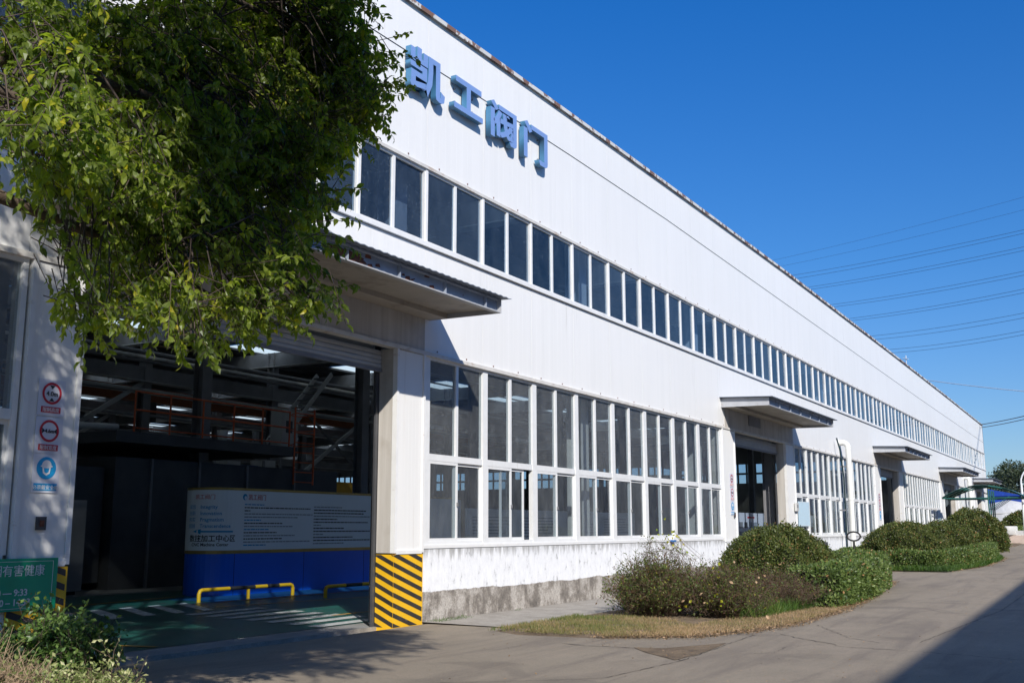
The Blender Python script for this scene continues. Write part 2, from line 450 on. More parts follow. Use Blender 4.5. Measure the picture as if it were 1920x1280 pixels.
def thing(name, loc, label, cat, group=None, rz=0.0):
    o = bpy.data.objects.new(name, None)
    o.empty_display_size = 0.3
    col.objects.link(o)
    o.location = loc
    o.rotation_euler = (0, 0, rz)
    return tag(o, label, cat, group)


class MB:
    """collects shapes, builds ONE mesh object"""
    def __init__(self):
        self.v = []; self.f = []; self.mi = []; self.mats = []; self.smooth = []

    def _m(self, mat):
        if mat not in self.mats: self.mats.append(mat)
        return self.mats.index(mat)

    def add(self, vs, fs, mat, smooth=False):
        k = len(self.v); i = self._m(mat)
        self.v += [tuple(p) for p in vs]
        for f in fs:
            self.f.append(tuple(a + k for a in f)); self.mi.append(i); self.smooth.append(smooth)
        return self

    def box(self, x0, x1, y0, y1, z0, z1, mat):
        vs = [(x, y, z) for x in (x0, x1) for y in (y0, y1) for z in (z0, z1)]
        fs = [(0, 1, 3, 2), (4, 6, 7, 5), (0, 4, 5, 1), (2, 3, 7, 6), (0, 2, 6, 4), (1, 5, 7, 3)]
        return self.add(vs, fs, mat)

    def obox(self, p0, p1, w, h, mat, up=(0, 0, 1)):
        """bar from p0 to p1 of width w and height h"""
        p0 = Vector(p0); p1 = Vector(p1); d = (p1 - p0).normalized(); u = Vector(up)
        s = d.cross(u)
        if s.length < 1e-4: s = d.cross(Vector((1, 0, 0)))
        s.normalize(); u = s.cross(d).normalized()
        vs = [p + s * a * w / 2 + u * b * h / 2 for p in (p0, p1) for a, b in ((-1, -1), (1, -1), (1, 1), (-1, 1))]
        return self.add(vs, [(0, 1, 2, 3), (7, 6, 5, 4), (0, 4, 5, 1), (1, 5, 6, 2), (2, 6, 7, 3), (3, 7, 4, 0)], mat)

    def tube(self, pts, r, mat, n=8, caps=True):
        pts = [Vector(p) for p in pts]
        rs = r if isinstance(r, (list, tuple)) else [r] * len(pts)
        vs = []; fs = []
        prev = None
        for i, p in enumerate(pts):
            d = (pts[min(i + 1, len(pts) - 1)] - pts[max(i - 1, 0)]).normalized()
            if prev is None:
                a = d.cross(Vector((0, 0, 1)))
                if a.length < 1e-3: a = d.cross(Vector((1, 0, 0)))
            else:
                a = prev - d * prev.dot(d)
            a.normalize(); prev = a; b = d.cross(a)
            for k in range(n):
                t_ = 2 * math.pi * k / n
                vs.append(p + (a * math.cos(t_) + b * math.sin(t_)) * rs[i])
        for i in range(len(pts) - 1):
            for k in range(n):
                fs.append((i * n + k, i * n + (k + 1) % n, (i + 1) * n + (k + 1) % n, (i + 1) * n + k))
        self.add(vs, fs, mat, True)
        if caps:
            self.add(vs[:n][::-1], [tuple(range(n))], mat)
            self.add(vs[-n:], [tuple(range(n))], mat)
        return self

    def lathe(self, prof, c, mat, n=20):
        vs = []; fs = []
        for r_, z in prof:
            for k in range(n):
                t_ = 2 * math.pi * k / n
                vs.append((c[0] + r_ * math.cos(t_), c[1] + r_ * math.sin(t_), c[2] + z))
        for i in range(len(prof) - 1):
            for k in range(n):
                fs.append((i * n + k, i * n + (k + 1) % n, (i + 1) * n + (k + 1) % n, (i + 1) * n + k))
        return self.add(vs, fs, mat, True)

    def mesh(self, name):
        me = bpy.data.meshes.new(name)
        me.from_pydata(self.v, [], self.f)
        for mt in self.mats: me.materials.append(mt)
        me.polygons.foreach_set('material_index', self.mi)
        me.polygons.foreach_set('use_smooth', self.smooth)
        me.update()
        return me

    def build(self, name, parent=None, loc=None, bevel=0):
        o = link(name, self.mesh(name), parent, loc)
        if bevel:
            b = o.modifiers.new('bevel', 'BEVEL'); b.width = bevel; b.segments = 2; b.limit_method = 'ANGLE'
        return o


def txt(body, size, mat, M4, parent, name='lettering', extrude=0.0015, offset=0.0, align='LEFT', side=None, sx=1.0, shear=0.0, res=3):
    cu = bpy.data.curves.new(name, 'FONT')
    cu.body = body; cu.size = size; cu.extrude = extrude; cu.offset = offset
    cu.resolution_u = res; cu.shear = shear
    tmp = bpy.data.objects.new('tmp', cu)
    me = bpy.data.meshes.new_from_object(tmp)
    me.name = name
    bpy.data.objects.remove(tmp); bpy.data.curves.remove(cu)
    xs_ = [v_.co.x for v_ in me.vertices]
    me.transform(Matrix.Translation((-{'LEFT': 0.0, 'RIGHT': max(xs_), 'CENTER': (max(xs_) + min(xs_)) / 2}[align], 0, 0)))
    me.materials.clear(); me.materials.append(mat)
    if side is not None:
        me.materials.append(side)
        for p in me.polygons:
            if abs(p.normal.z) < 0.7: p.material_index = 1
    if sx != 1.0:
        me.transform(Matrix.Scale(sx, 4, (1, 0, 0)))
    me.transform(M4)
    return link(name, me, parent)


def face_mat(x, y, z):
    """text standing on a wall that faces -y, baseline starting at x,y,z"""
    return Matrix.Translation((x, y, z)) @ Matrix.Rotation(R(90), 4, 'X')


def terr(x, y=-1.0):
    if -0.2 < y < 90 and x < 89: return 0.0
    v = 0.0
    if x > 12:
        d = x - 12; v += 0.0098 * (d * d / (d + 4))
    if x > 40: v += 0.005 * (x - 40)
    if y > -0.8 and x < 89: v *= 0 if y > -0.2 else 1
    return min(v, 1.15)


def interp(x, pts):
    if x <= pts[0][0]: return pts[0][1]
    for (a, za), (b, zb) in zip(pts, pts[1:]):
        if x <= b: return za + (zb - za) * (x - a) / (b - a)
    return pts[-1][1]


ROOF = [(-22, 11.1), (-1, 11.27), (6, 11.36), (14, 11.42), (25, 11.44), (46, 11.31), (66, 11.1), (88.5, 10.80)]
SEAM = [(-22, 10.1), (-1, 10.26), (5, 10.36), (12, 10.36), (54, 9.68), (88.5, 9.24)]
zr = lambda x: interp(x, ROOF)
zs = lambda x: interp(x, SEAM)
Z_RT, Z_RB, Z_H, Z_T, Z_S = 8.20, 6.79, 4.69, 2.88, 1.27
X0, X1 = -20.0, 88.5

# ------------------------------------------------------------------ ground and other setting
xs = list(np.arange(-60, 130.1, 5.0)); xs = sorted(set(xs) | {-3000, -600, -150, 200, 500, 1200, 3000, 89.0, 12.0, 14, 16, 18})
ys = sorted({-3000, -600, -150, -60, -30, -20, -15, -12, -10, -8, -6, -4.5, -3, -1.8, -0.5, -0.1, 0.85, 90, 150, 600, 3000})
vs = [(x, y, terr(x, y) if not (y > -0.2) or x >= 89 else (-0.30 if 0.5 < y < 90 and X0 < x < 89 else 0.0)) for x in xs for y in ys]
fs = []
ny = len(ys)
for i in range(len(xs) - 1):
    for j in range(ny - 1):
        fs.append((i * ny + j, (i + 1) * ny + j, (i + 1) * ny + j + 1, i * ny + j + 1))
g = MB().add(vs, fs, M['road']).build('ground')
tag(g, kind='structure')


def strip(name, poly, z, mat, kind='structure', parent=None, follow=True):
    vs = [(x, y, (terr(x, y) if follow else 0) + z) for x, y in poly]
    o = MB().add(vs, [tuple(range(len(vs)))], mat).build(name, parent)
    if kind: tag(o, kind=kind)
    return o


# workshop floor (green paint), with its markings
fl = MB().box(X0 + .3, 88.3, 0.34, 84, -0.2, 0.004, M['inner_wall'])
fl.box(-7.2, -0.87, 0.30, 0.34, -0.2, 0.004, M['pavement'])
o = fl.build('workshop_floor'); tag(o, kind='structure')
strip('green_floor', [(-7.6, 0.95), (11.5, 0.95), (16, 6), (16, 11.5), (-7.6, 11.5)], 0.009, M['floor_green'], follow=False)
strip('blue_floor', [(2.2, 7.0), (14, 6.6), (14, 8.75), (2.2, 8.9)], 0.013, M['floor_blue'], follow=False)
fm = []
zeb = [[(-1.45, 1.02), (-0.95, 1.02), (0.35, 2.05), (-0.1, 2.1)]]
for k in range(7):
    y0 = 1.0 + k * 0.62
    strip('crossing_stripe', [(-1.5 + k * .13, y0), (0.55 + k * .13, y0 + .05), (0.60 + k * .13, y0 + .36), (-1.45 + k * .13, y0 + .31)], 0.017, M['line_white'], follow=False)
for k in range(6):
    x0 = -3.6 + 0.75 * k
    strip('crossing_stripe', [(x0, 5.35), (x0 + .34, 5.4), (x0 + 1.5, 7.5), (x0 + 1.16, 7.45)], 0.017, M['line_white'], follow=False)
for a, b in (((2.2, 7.0), (14, 6.6)), ((-3, 8.4), (3.1, 9.3)), ((-5.4, 2.9), (-4.9, 1.0)), ((1.0, 5.9), (8, 4.7)), ((0.5, 2.37), (9, 2.1))):
    d = Vector((b[0] - a[0], b[1] - a[1], 0)).normalized(); n_ = Vector((-d.y, d.x, 0)) * 0.05
    strip('floor_line', [(a[0] - n_.x, a[1] - n_.y), (b[0] - n_.x, b[1] - n_.y), (b[0] + n_.x, b[1] + n_.y), (a[0] + n_.x, a[1] + n_.y)], 0.021, M['line_yellow'], follow=False)

# strip of pavement along the wall
mb = MB()
for x in np.arange(0.0, 17.9, 2.0):
    a, b = x + .006, x + 1.994
    zz0, zz1 = terr(a), terr(b)
    mb.add([(a, -1.72, zz0 + .012), (b, -1.72, zz1 + .012), (b, -0.01, zz1 + .03), (a, -0.01, zz0 + .03), (a, -1.74, zz0 - .05), (b, -1.74, zz1 - .05)],
           [(0, 1, 2, 3), (4, 5, 1, 0)], M['pavement'])
o = mb.build('pavement'); tag(o, kind='structure')


def bed(name, poly, mat, h=0.05):
    n = len(poly)
    cx = sum(p[0] for p in poly) / n; cy = sum(p[1] for p in poly) / n
    vs = [(cx, cy, terr(cx, cy) + h)]
    for x, y in poly: vs.append((cx + (x - cx) * .93, cy + (y - cy) * .9, terr(x, y) + h * .9))
    for x, y in poly: vs.append((x, y, terr(x, y) - 0.01))
    fs = [(0, 1 + i, 1 + (i + 1) % n) for i in range(n)]
    fs += [(1 + i, 1 + n + i, 1 + n + (i + 1) % n, 1 + (i + 1) % n) for i in range(n)]
    o = MB().add(vs, fs, mat, True).build(name); tag(o, kind='structure'); return o


BED1 = [(-0.6, -1.75), (2, -1.74), (4, -1.76), (8, -1.76), (13, -1.76), (18.2, -1.8), (19.3, -2.6), (19.2, -3.8), (17.4, -4.7), (13, -5.1), (9, -5.5), (6.2, -5.75), (2.6, -5.75), (1.1, -5.45), (0, -5.1), (-0.85, -3.9), (-1.0, -2.4)]
bed('planting_bed', BED1, M['soil'])
BED2 = [(24.6, -1.5), (38, -1.2), (50, -1.1), (51, -2.6), (44, -4.4), (36, -5.6), (29, -5.7), (25.6, -5.2), (24.2, -3.3)]
bed('planting_bed', BED2, M['soil'])
BED3 = [(54, -1.0), (70, -1.0), (88, -1.0), (88, -2.8), (70, -4.4), (57, -4.6), (54, -3.0)]
bed('planting_bed', BED3, M['soil'])
bed('planting_bed', [(-13.5, -0.15), (-8.2, -0.15), (-7.2, -0.4), (-7.4, -1.4), (-8.8, -3.4), (-10.2, -4.7), (-14.5, -5.9), (-14.5, -1)], M['soil'])


# joints and cracks in the road: thin sunken dark lines
def crack(pts, w, name='road_crack', jit=0.05):
    P = []
    for (a, b) in zip(pts, pts[1:]):
        n = max(2, int(math.dist(a, b) / 0.08))
        for i in range(n):
            t_ = i / n
            P.append(Vector((a[0] + (b[0] - a[0]) * t_ + random.gauss(0, jit) * .4, a[1] + (b[1] - a[1]) * t_ + random.gauss(0, jit) * .4, 0)))
    P.append(Vector((*pts[-1], 0)))
    vs = []; fs = []
    for i, p in enumerate(P):
        d = (P[min(i + 1, len(P) - 1)] - P[max(i - 1, 0)]); d.normalize(); n_ = Vector((-d.y, d.x, 0))
        ww = w * .7 * random.uniform(.2, 1.2)
        z = terr(p.x, p.y) + 0.004
        vs += [(p.x + n_.x * ww, p.y + n_.y * ww, z), (p.x - n_.x * ww, p.y - n_.y * ww, z)]
    for i in range(len(P) - 1): fs.append((2 * i, 2 * i + 1, 2 * i + 3, 2 * i + 2))
    o = MB().add(vs, fs, M['soil_dark']).build(name); tag(o, kind='structure')


M['soil_dark'] = simple('crack_dirt', (0.045, 0.036, 0.028), 0.95, var=0.4, scale=30)
crack([(1.15, -5.94), (0.57, -6.44), (0.18, -6.92), (-0.18, -7.16), (-0.2, -7.54), (-0.27, -8.03), (-0.6, -9.4), (-0.2, -12)], 0.014)
crack([(2.99, -6.02), (1.83, -6.62), (1.12, -6.94), (0.6, -7.5)], 0.010)
crack([(0.18, -6.92), (-0.5, -6.5), (-1.3, -6.55), (-1.7, -6.2)], 0.006)
crack([(-5.9, -4.1), (-5.0, -5.2), (-4.61, -5.62), (-2.75, -5.8), (-1.21, -5.73), (-0.13, -5.66), (0.82, -5.61)], 0.012, 'slab_joint', 0.02)
crack([(-1.66, -3.59), (-1.78, -4.05), (-1.69, -4.51), (-1.72, -5.02), (-2.1, -5.41), (-2.7, -5.78)], 0.02, 'slab_joint', 0.02)
for xx in (5.0, 12.0, 19.5, 26.0, 34.0, 45.0, 60.0):
    crack([(xx, -5.9 if xx < 20 else -6), (xx + .1, -8), (xx - .1, -12)], 0.010, 'slab_joint', 0.015)
crack([(0.9, -8.0), (8, -8.4), (20, -8.3), (40, -8.4), (80, -8.3)], 0.012, 'slab_joint', 0.02)
# silt washed together where the slabs meet
strip('silt_patch', [(-2.72, -5.72), (-2.1, -5.05), (-1.66, -4.7), (-1.55, -5.1), (-0.85, -5.45), (-0.5, -5.63), (-1.2, -5.70), (-2.0, -5.74)], 0.006, M['soil'])

# ------------------------------------------------------------------ the factory building
B = thing('factory_building', (0, 0, 0), 'long white clad workshop building with a ribbon of high windows and five canopied doors', 'building')

# cladding: 2 m wide ribbed sheets
def ribbed(x0, x1, zb0, zb1, zt0, zt1, mat, y=0.0, pitch=0.2, groove=0.005, depth=0.0009, name='wall_panel', th=0.05):
    n = max(1, round((x1 - x0) / pitch))
    prof = [(x0, y)]
    for k in range(n):
        a = x0 + (x1 - x0) * (k + 1) / n
        if k < n - 1:
            prof += [(a - groove, y), (a - groove * .5, y + depth), (a + groove * .5, y + depth), (a + groove, y)]
    prof.append((x1, y))
    fb = lambda x: zb0 + (zb1 - zb0) * (x - x0) / (x1 - x0)
    ft = lambda x: zt0 + (zt1 - zt0) * (x - x0) / (x1 - x0)
    vs = [(x, yy, fb(x)) for x, yy in prof] + [(x, yy, ft(x)) for x, yy in prof]
    k = len(prof)
    fs = [(i, i + 1, k + i + 1, k + i) for i in range(k - 1)]
    j = len(vs)
    vs += [(x0, y + th, zb0), (x1, y + th, zb1), (x0, y + th, zt0), (x1, y + th, zt1)]
    fs += [(j + 1, j, j + 2, j + 3), (0, k, j + 2, j), (k - 1, j + 1, j + 3, 2 * k - 1)]
    return MB().add(vs, fs, mat).build(name, B)


DOORS = [(-7.95, -7.20, -0.87, 0.0), (16.15, 17.35, 23.2, 24.4), (39.1, 40.5, 45.6, 46.7), (60.3, 61.9, 67.6, 68.9), (78.3, 80.0, 83.6, 84.8)]
WINS = [(-19.95, -7.95, 6), (0.0, 16.15, 8), (24.4, 39.1, 8), (46.7, 60.3, 8), (68.9, 78.3, 6), (84.8, 88.5, 2)]
GAP = 0.004
x = X0
while x < X1 - 0.1:
    xe = min(x + 2.0, X1)
    a, b = x + GAP, xe - GAP
    ribbed(a, b, zs(a) + .006, zs(b) + .006, zr(a), zr(b), M['white'])
    ribbed(a, b, Z_RT + .07, Z_RT + .07, zs(a) - .006, zs(b) - .006, M['white'])
    # over a door, under the canopy, the sheet is the older dusty one
    ribbed(a, b, Z_H + .075, Z_H + .075, Z_RB - .10, Z_RB - .10, M['white'])
    x = xe
# backing behind the sheet joints
bk = MB()
bk.box(X0, X1, 0.06, 0.12, Z_H + .08, Z_RB - .09, M['inner_wall'])
bk.box(X0, X1, 0.06, 0.12, Z_RT + .08, 10.7, M['inner_wall'])
bk.build('wall_backing', B)
# bolts and dots of dirt on the sheets
mb = MB()
for x in np.arange(-6.6, 60, 1.0):
    for z in (Z_RT + .12, Z_H + .12):
        mb.box(x - .012, x + .012, -0.012, -0.002, z - .012, z + .012, M['rust'])
o = mb.build('screws', B); tag(o, kind='stuff')
mb = MB()
for x in np.arange(X0, X1 - 2, 2.0):
    mb.obox((x + .003, -0.004, zs(x)), (x + 1.997, -0.004, zs(x + 2)), 0.012, 0.010, M['dark_gap'])
mb.build('seam_strip', B)

# older cladding over each door
for i, (a0, a1, b0, b1) in enumerate(DOORS):
    pa, pb = a0 + .35, b1 - .02
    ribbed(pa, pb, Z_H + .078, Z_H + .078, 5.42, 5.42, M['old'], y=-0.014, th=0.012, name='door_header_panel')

# eave flashing and gutter
x = X0
while x < X1 - .1:
    xe = min(x + 4.0, X1)
    mb = MB()
    for (ya, yb, za, zb_) in ((-0.05, 0.10, 0.0, 0.035), (-0.07, -0.05, -0.035, 0.05)):
        vs = [(x + .01, ya, zr(x) + za), (xe - .01, ya, zr(xe) + za), (xe - .01, yb, zr(xe) + za), (x + .01, yb, zr(x) + za),
              (x + .01, ya, zr(x) + zb_), (xe - .01, ya, zr(xe) + zb_), (xe - .01, yb, zr(xe) + zb_), (x + .01, yb, zr(x) + zb_)]
        mb.add(vs, [(0, 3, 2, 1), (4, 5, 6, 7), (0, 1, 5, 4), (2, 3, 7, 6), (0, 4, 7, 3), (1, 2, 6, 5)], M['eave'])
    mb.build('eave_flashing', B)
    x = xe

# sill, head and drip profiles of the ribbon and of the lower windows
def rail(name, x0, x1, y0, y1, z0, z1, mat, step=6.0):
    x = x0
    while x < x1 - .1:
        xe = min(x + step, x1)
        MB().box(x + .004, xe - .004, y0, y1, z0, z1, mat).build(name, B)
        x = xe


rail('ribbon_sill', X0, X1, -0.055, 0.10, Z_RB - .085, Z_RB, M['trim_white'], 8)
rail('ribbon_head', X0, X1, -0.035, 0.10, Z_RT, Z_RT + .06, M['trim'], 8)
rail('door_head_rail', X0, X1, -0.045, 0.12, Z_H, Z_H + .07, M['trim'], 8)

# pane + frame meshes for the windows, shared between alike pieces
def pane_mesh(w, h, mat):
    return MB().box(0, w, -0.003, 0.003, 0, h, mat).mesh('pane')


def frame_ring(mb, x0, x1, z0, z1, w, y0, y1, mat):
    mb.box(x0, x1, y0, y1, z0, z0 + w, mat); mb.box(x0, x1, y0, y1, z1 - w, z1, mat)
    mb.box(x0, x0 + w, y0, y1, z0 + w, z1 - w, mat); mb.box(x1 - w, x1, y0, y1, z0 + w, z1 - w, mat)


def ribbon_unit(w):
    H = Z_RT - Z_RB
    fr = MB()
    fr.box(-0.065, 0.065, 0.0, 0.07, 0, H, M['frame_grey'])            # post on the left edge
    fr.box(-0.035, 0.035, -0.020, 0.0, 0, H, M['trim_white'])
    fr.box(w / 2 - .035, w / 2 + .035, 0.0, 0.06, 0, H, M['frame'])
    fr.box(.065, w / 2 - .035, 0.0, 0.06, 0, .045, M['frame']); fr.box(w / 2 + .035, w - .065, 0.0, 0.06, 0, .045, M['frame'])
    fr.box(.065, w / 2 - .035, 0.0, 0.06, H - .045, H, M['frame']); fr.box(w / 2 + .035, w - .065, 0.0, 0.06, H - .045, H, M['frame'])
    return fr.mesh('ribbon_window'), pane_mesh(w / 2 - .10, H - .09, M['glass_up'])


def place_ribbon(x0, x1, unit):
    fm_, pm = ribbon_unit(unit)
    n = round((x1 - x0) / unit)
    for k in range(n):
        x = x0 + k * unit
        f = link('window', fm_, B, (x, 0.01, Z_RB))
        for q in (0.065, unit / 2 + .035):
            o_ = link('pane', pm, f, (q, 0.034, 0.045)); o_.rotation_euler = (R(random.gauss(0, .25)), 0, R(random.gauss(0, .25)))


place_ribbon(-20, 88, 2.0)
MB().box(88.0, 88.5, -0.01, 0.08, Z_RB, Z_RT, M['frame']).build('end_post', B)


def lower_meshes(w):
    H = Z_H - Z_S; T = Z_T - Z_S
    fr = MB(); m_ = M['frame']
    fr.box(-0.085, 0.085, -0.01, 0.09, 0.06, H, m_)                      # post between the pairs
    fr.box(0.085, w - .085, 0.0, 0.08, T - .06, T + .06, m_)             # transom
    fr.box(w / 2 - .04, w / 2 + .04, 0.0, 0.08, T + .06, H - .05, m_)    # upper mullion
    fr.box(.085, w - .085, 0.0, 0.08, H - .05, H, m_)
    fr.box(.085, w - .085, -0.005, 0.10, 0.06, .12, m_)
    fr.box(-0.085, w - .085, -0.035, 0.09, 0.0, .06, M['trim_white'])
    sw = (w - .17) / 2 + .045
    sash = MB()
    frame_ring(sash, 0, sw, 0, T - .18, 0.055, 0, 0.03, m_)
    return fr.mesh('lower_window'), sash.mesh('sash'), pane_mesh((w - .17) / 2 - .04, H - T - .11, M['glass']), pane_mesh(sw - .11, T - .29, M['glass']), sw


def place_lower(x0, x1, n, op=()):
    w = (x1 - x0) / n
    fm_, sm, pu, pl, sw = lower_meshes(w)
    T = Z_T - Z_S
    for k in range(n):
        x = x0 + k * w
        f = link('window', fm_, B, (x, 0.02, Z_S))
        link('pane', pu, f, (.085, 0.04, T + .06)); link('pane', pu, f, (w / 2 + .04, 0.04, T + .06))
        xr = w - .085 - sw
        if k in op: xr -= 0.30
        for xx, yy in ((.085, 0.005), (xr, 0.042)):
            s_ = link('sash', sm, f, (xx, yy, .12))
            link('pane', pl, s_, (.055, 0.015, .055)).rotation_euler = (R(random.gauss(0, .2)), 0, R(random.gauss(0, .2)))
        link('window_latch', LATCH, f, (.085 + sw - .04, -0.008, .75))
    MB().box(x1 - .10, x1 - .03, 0.012, 0.112, Z_S + .06, Z_H, M['frame']).build('end_post', B)


LATCH = MB().box(0, .022, -0.02, 0.012, 0, .07, M['steel_grey']).mesh('window_latch')
for (a, b, n) in WINS:
    place_lower(a + (.12 if a >= 0 else 0), b, n, (1,) if a == 0.0 else ())

# plinth below the windows, one length per window range
for a, b, n in WINS:
    mb = MB()
    x = a
    mb.box(a + (0.003 if a > 0 or a < -8.5 else 0.003), b, -0.005, 0.30, -0.15, Z_S - .012, M['plinth'])
    mb.build('plinth', B)

# door piers with their reveals, hazard striped feet
def stripes(mb, along, x, y, w, z0, z1, slope, mat_y, face, pitch=0.165, bw=0.075):
    """black slanted bands on a pier face; along = 'x' (front) or 'y' (reveal)"""
    k = -6
    while True:
        za = z0 + k * pitch
        if za - abs(slope) * w > z1: break
        # quad: starts at za at u=0, at za+slope*w at u=w
        poly = [(0, za), (w, za + slope * w), (w, za + slope * w + bw), (0, za + bw)]
        # clip to z0..z1
        for lim, sgn in ((z0, 1), (z1, -1)):
            out = []
            for i in range(len(poly)):
                p, q = poly[i - 1], poly[i]
                ip, iq = sgn * (p[1] - lim) >= 0, sgn * (q[1] - lim) >= 0
                if ip != iq:
                    t_ = (lim - p[1]) / (q[1] - p[1]); out.append((p[0] + t_ * (q[0] - p[0]), lim))
                if iq: out.append(q)
            poly = out
            if len(poly) < 3: break
        if len(poly) >= 3:
            if along == 'x': vs = [(x + u, y, z) for u, z in poly]
            else: vs = [(x, y - u if face < 0 else y + u, z) for u, z in poly]
            mb.add(vs, [tuple(range(len(vs)))], M['black'])
        k += 1


def pier(x0, x1, reveal, first, hz=True):
    """reveal = 'L' when the opening is to the left of the pier"""
    w = x1 - x0
    fr = MB()
    n = max(2, int(w / .12))
    body = ribbed(x0 + .06, x1 - .06, Z_S - .02, Z_S - .02, Z_H - .01, Z_H - .01, M['white'], y=-0.02, pitch=0.10, name='pier_panel', th=0.04)
    fr.box(x0, x0 + .058, -0.045, 0.05, Z_S - .06, Z_H, M['trim_white'])
    fr.box(x1 - .058, x1, -0.045, 0.05, Z_S - .06, Z_H, M['trim_white'])
    fr.box(x0 + .058, x1 - .058, -0.045, 0.05, Z_S - .08, Z_S - .02, M['trim_white'])
    fr.build('pier_trim', B)
    rv = MB()
    xr = x0 if reveal == 'L' else x1
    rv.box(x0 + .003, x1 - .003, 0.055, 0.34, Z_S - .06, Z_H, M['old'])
    rv.build('pier_reveal', B)
    ft = MB()
    base = M['yellow'] if hz else M['plinth']
    ft.box(x0 - .0, x1 - .004, -0.03, 0.34, -0.1, Z_S - .085, base)
    o = ft.build('pier_foot', B)
    if hz:
        st = MB()
        stripes(st, 'x', x0 + .0, -0.034, w - .03, 0.0, Z_S - .09, -0.34, 0, -1)
        if reveal == 'L':
            stripes(st, 'y', x0 - .004, 0.34, .37, 0.0, Z_S - .09, -0.45, 0, -1)
        st.build('hazard_stripes', B)


for i, (a0, a1, b0, b1) in enumerate(DOORS):
    pier(a0, a1, 'R', i == 0, hz=(i == 0))
    pier(b0, b1 - (0.0 if i else 0.01), 'L', i == 0, hz=(i == 0))
    # reveals run deeper with a steel guide, shutter rolled up behind the head
    w = b0 - a1
    sh = bpy.data.objects.new('roller_shutter', None); col.objects.link(sh); sh.parent = B; sh.location = (a1, 0.30, 0)
    for k in range(4):
        z = Z_H - .01 - .080 * (k + 1)
        mb = MB()
        prof = [(0, 0.0), (-.012, .016), (-.012, .058), (0.0, .070)]
        vs = [(xx, py_, z + pz) for xx in (0.02, w - .02) for py_, pz in prof]
        mb.add(vs, [(0, 4, 5, 1), (1, 5, 6, 2), (2, 6, 7, 3)], M['shutter'])
        mb.box(0.02, w - .02, 0.004, 0.012, z - .008, z + .072, M['shutter'])
        link('slat', mb.mesh('slat'), sh)
    mb = MB().box(0.01, w - .01, -0.02, 0.035, Z_H - .40, Z_H - .345, M['steel_grey']); link('bottom_bar', mb.mesh('bottom_bar'), sh)
    mb = MB().tube([(0.1, .34, Z_H + .15), (w - .1, .34, Z_H + .15)], 0.24, M['shutter'], 14); link('drum', mb.mesh('drum'), sh)
    for xx in (0.0, w - .07):
        mb = MB().box(xx, xx + .07, 0.05, 0.09, 0.0, Z_H, M['steel_dark']); link('guide', mb.mesh('guide'), sh)


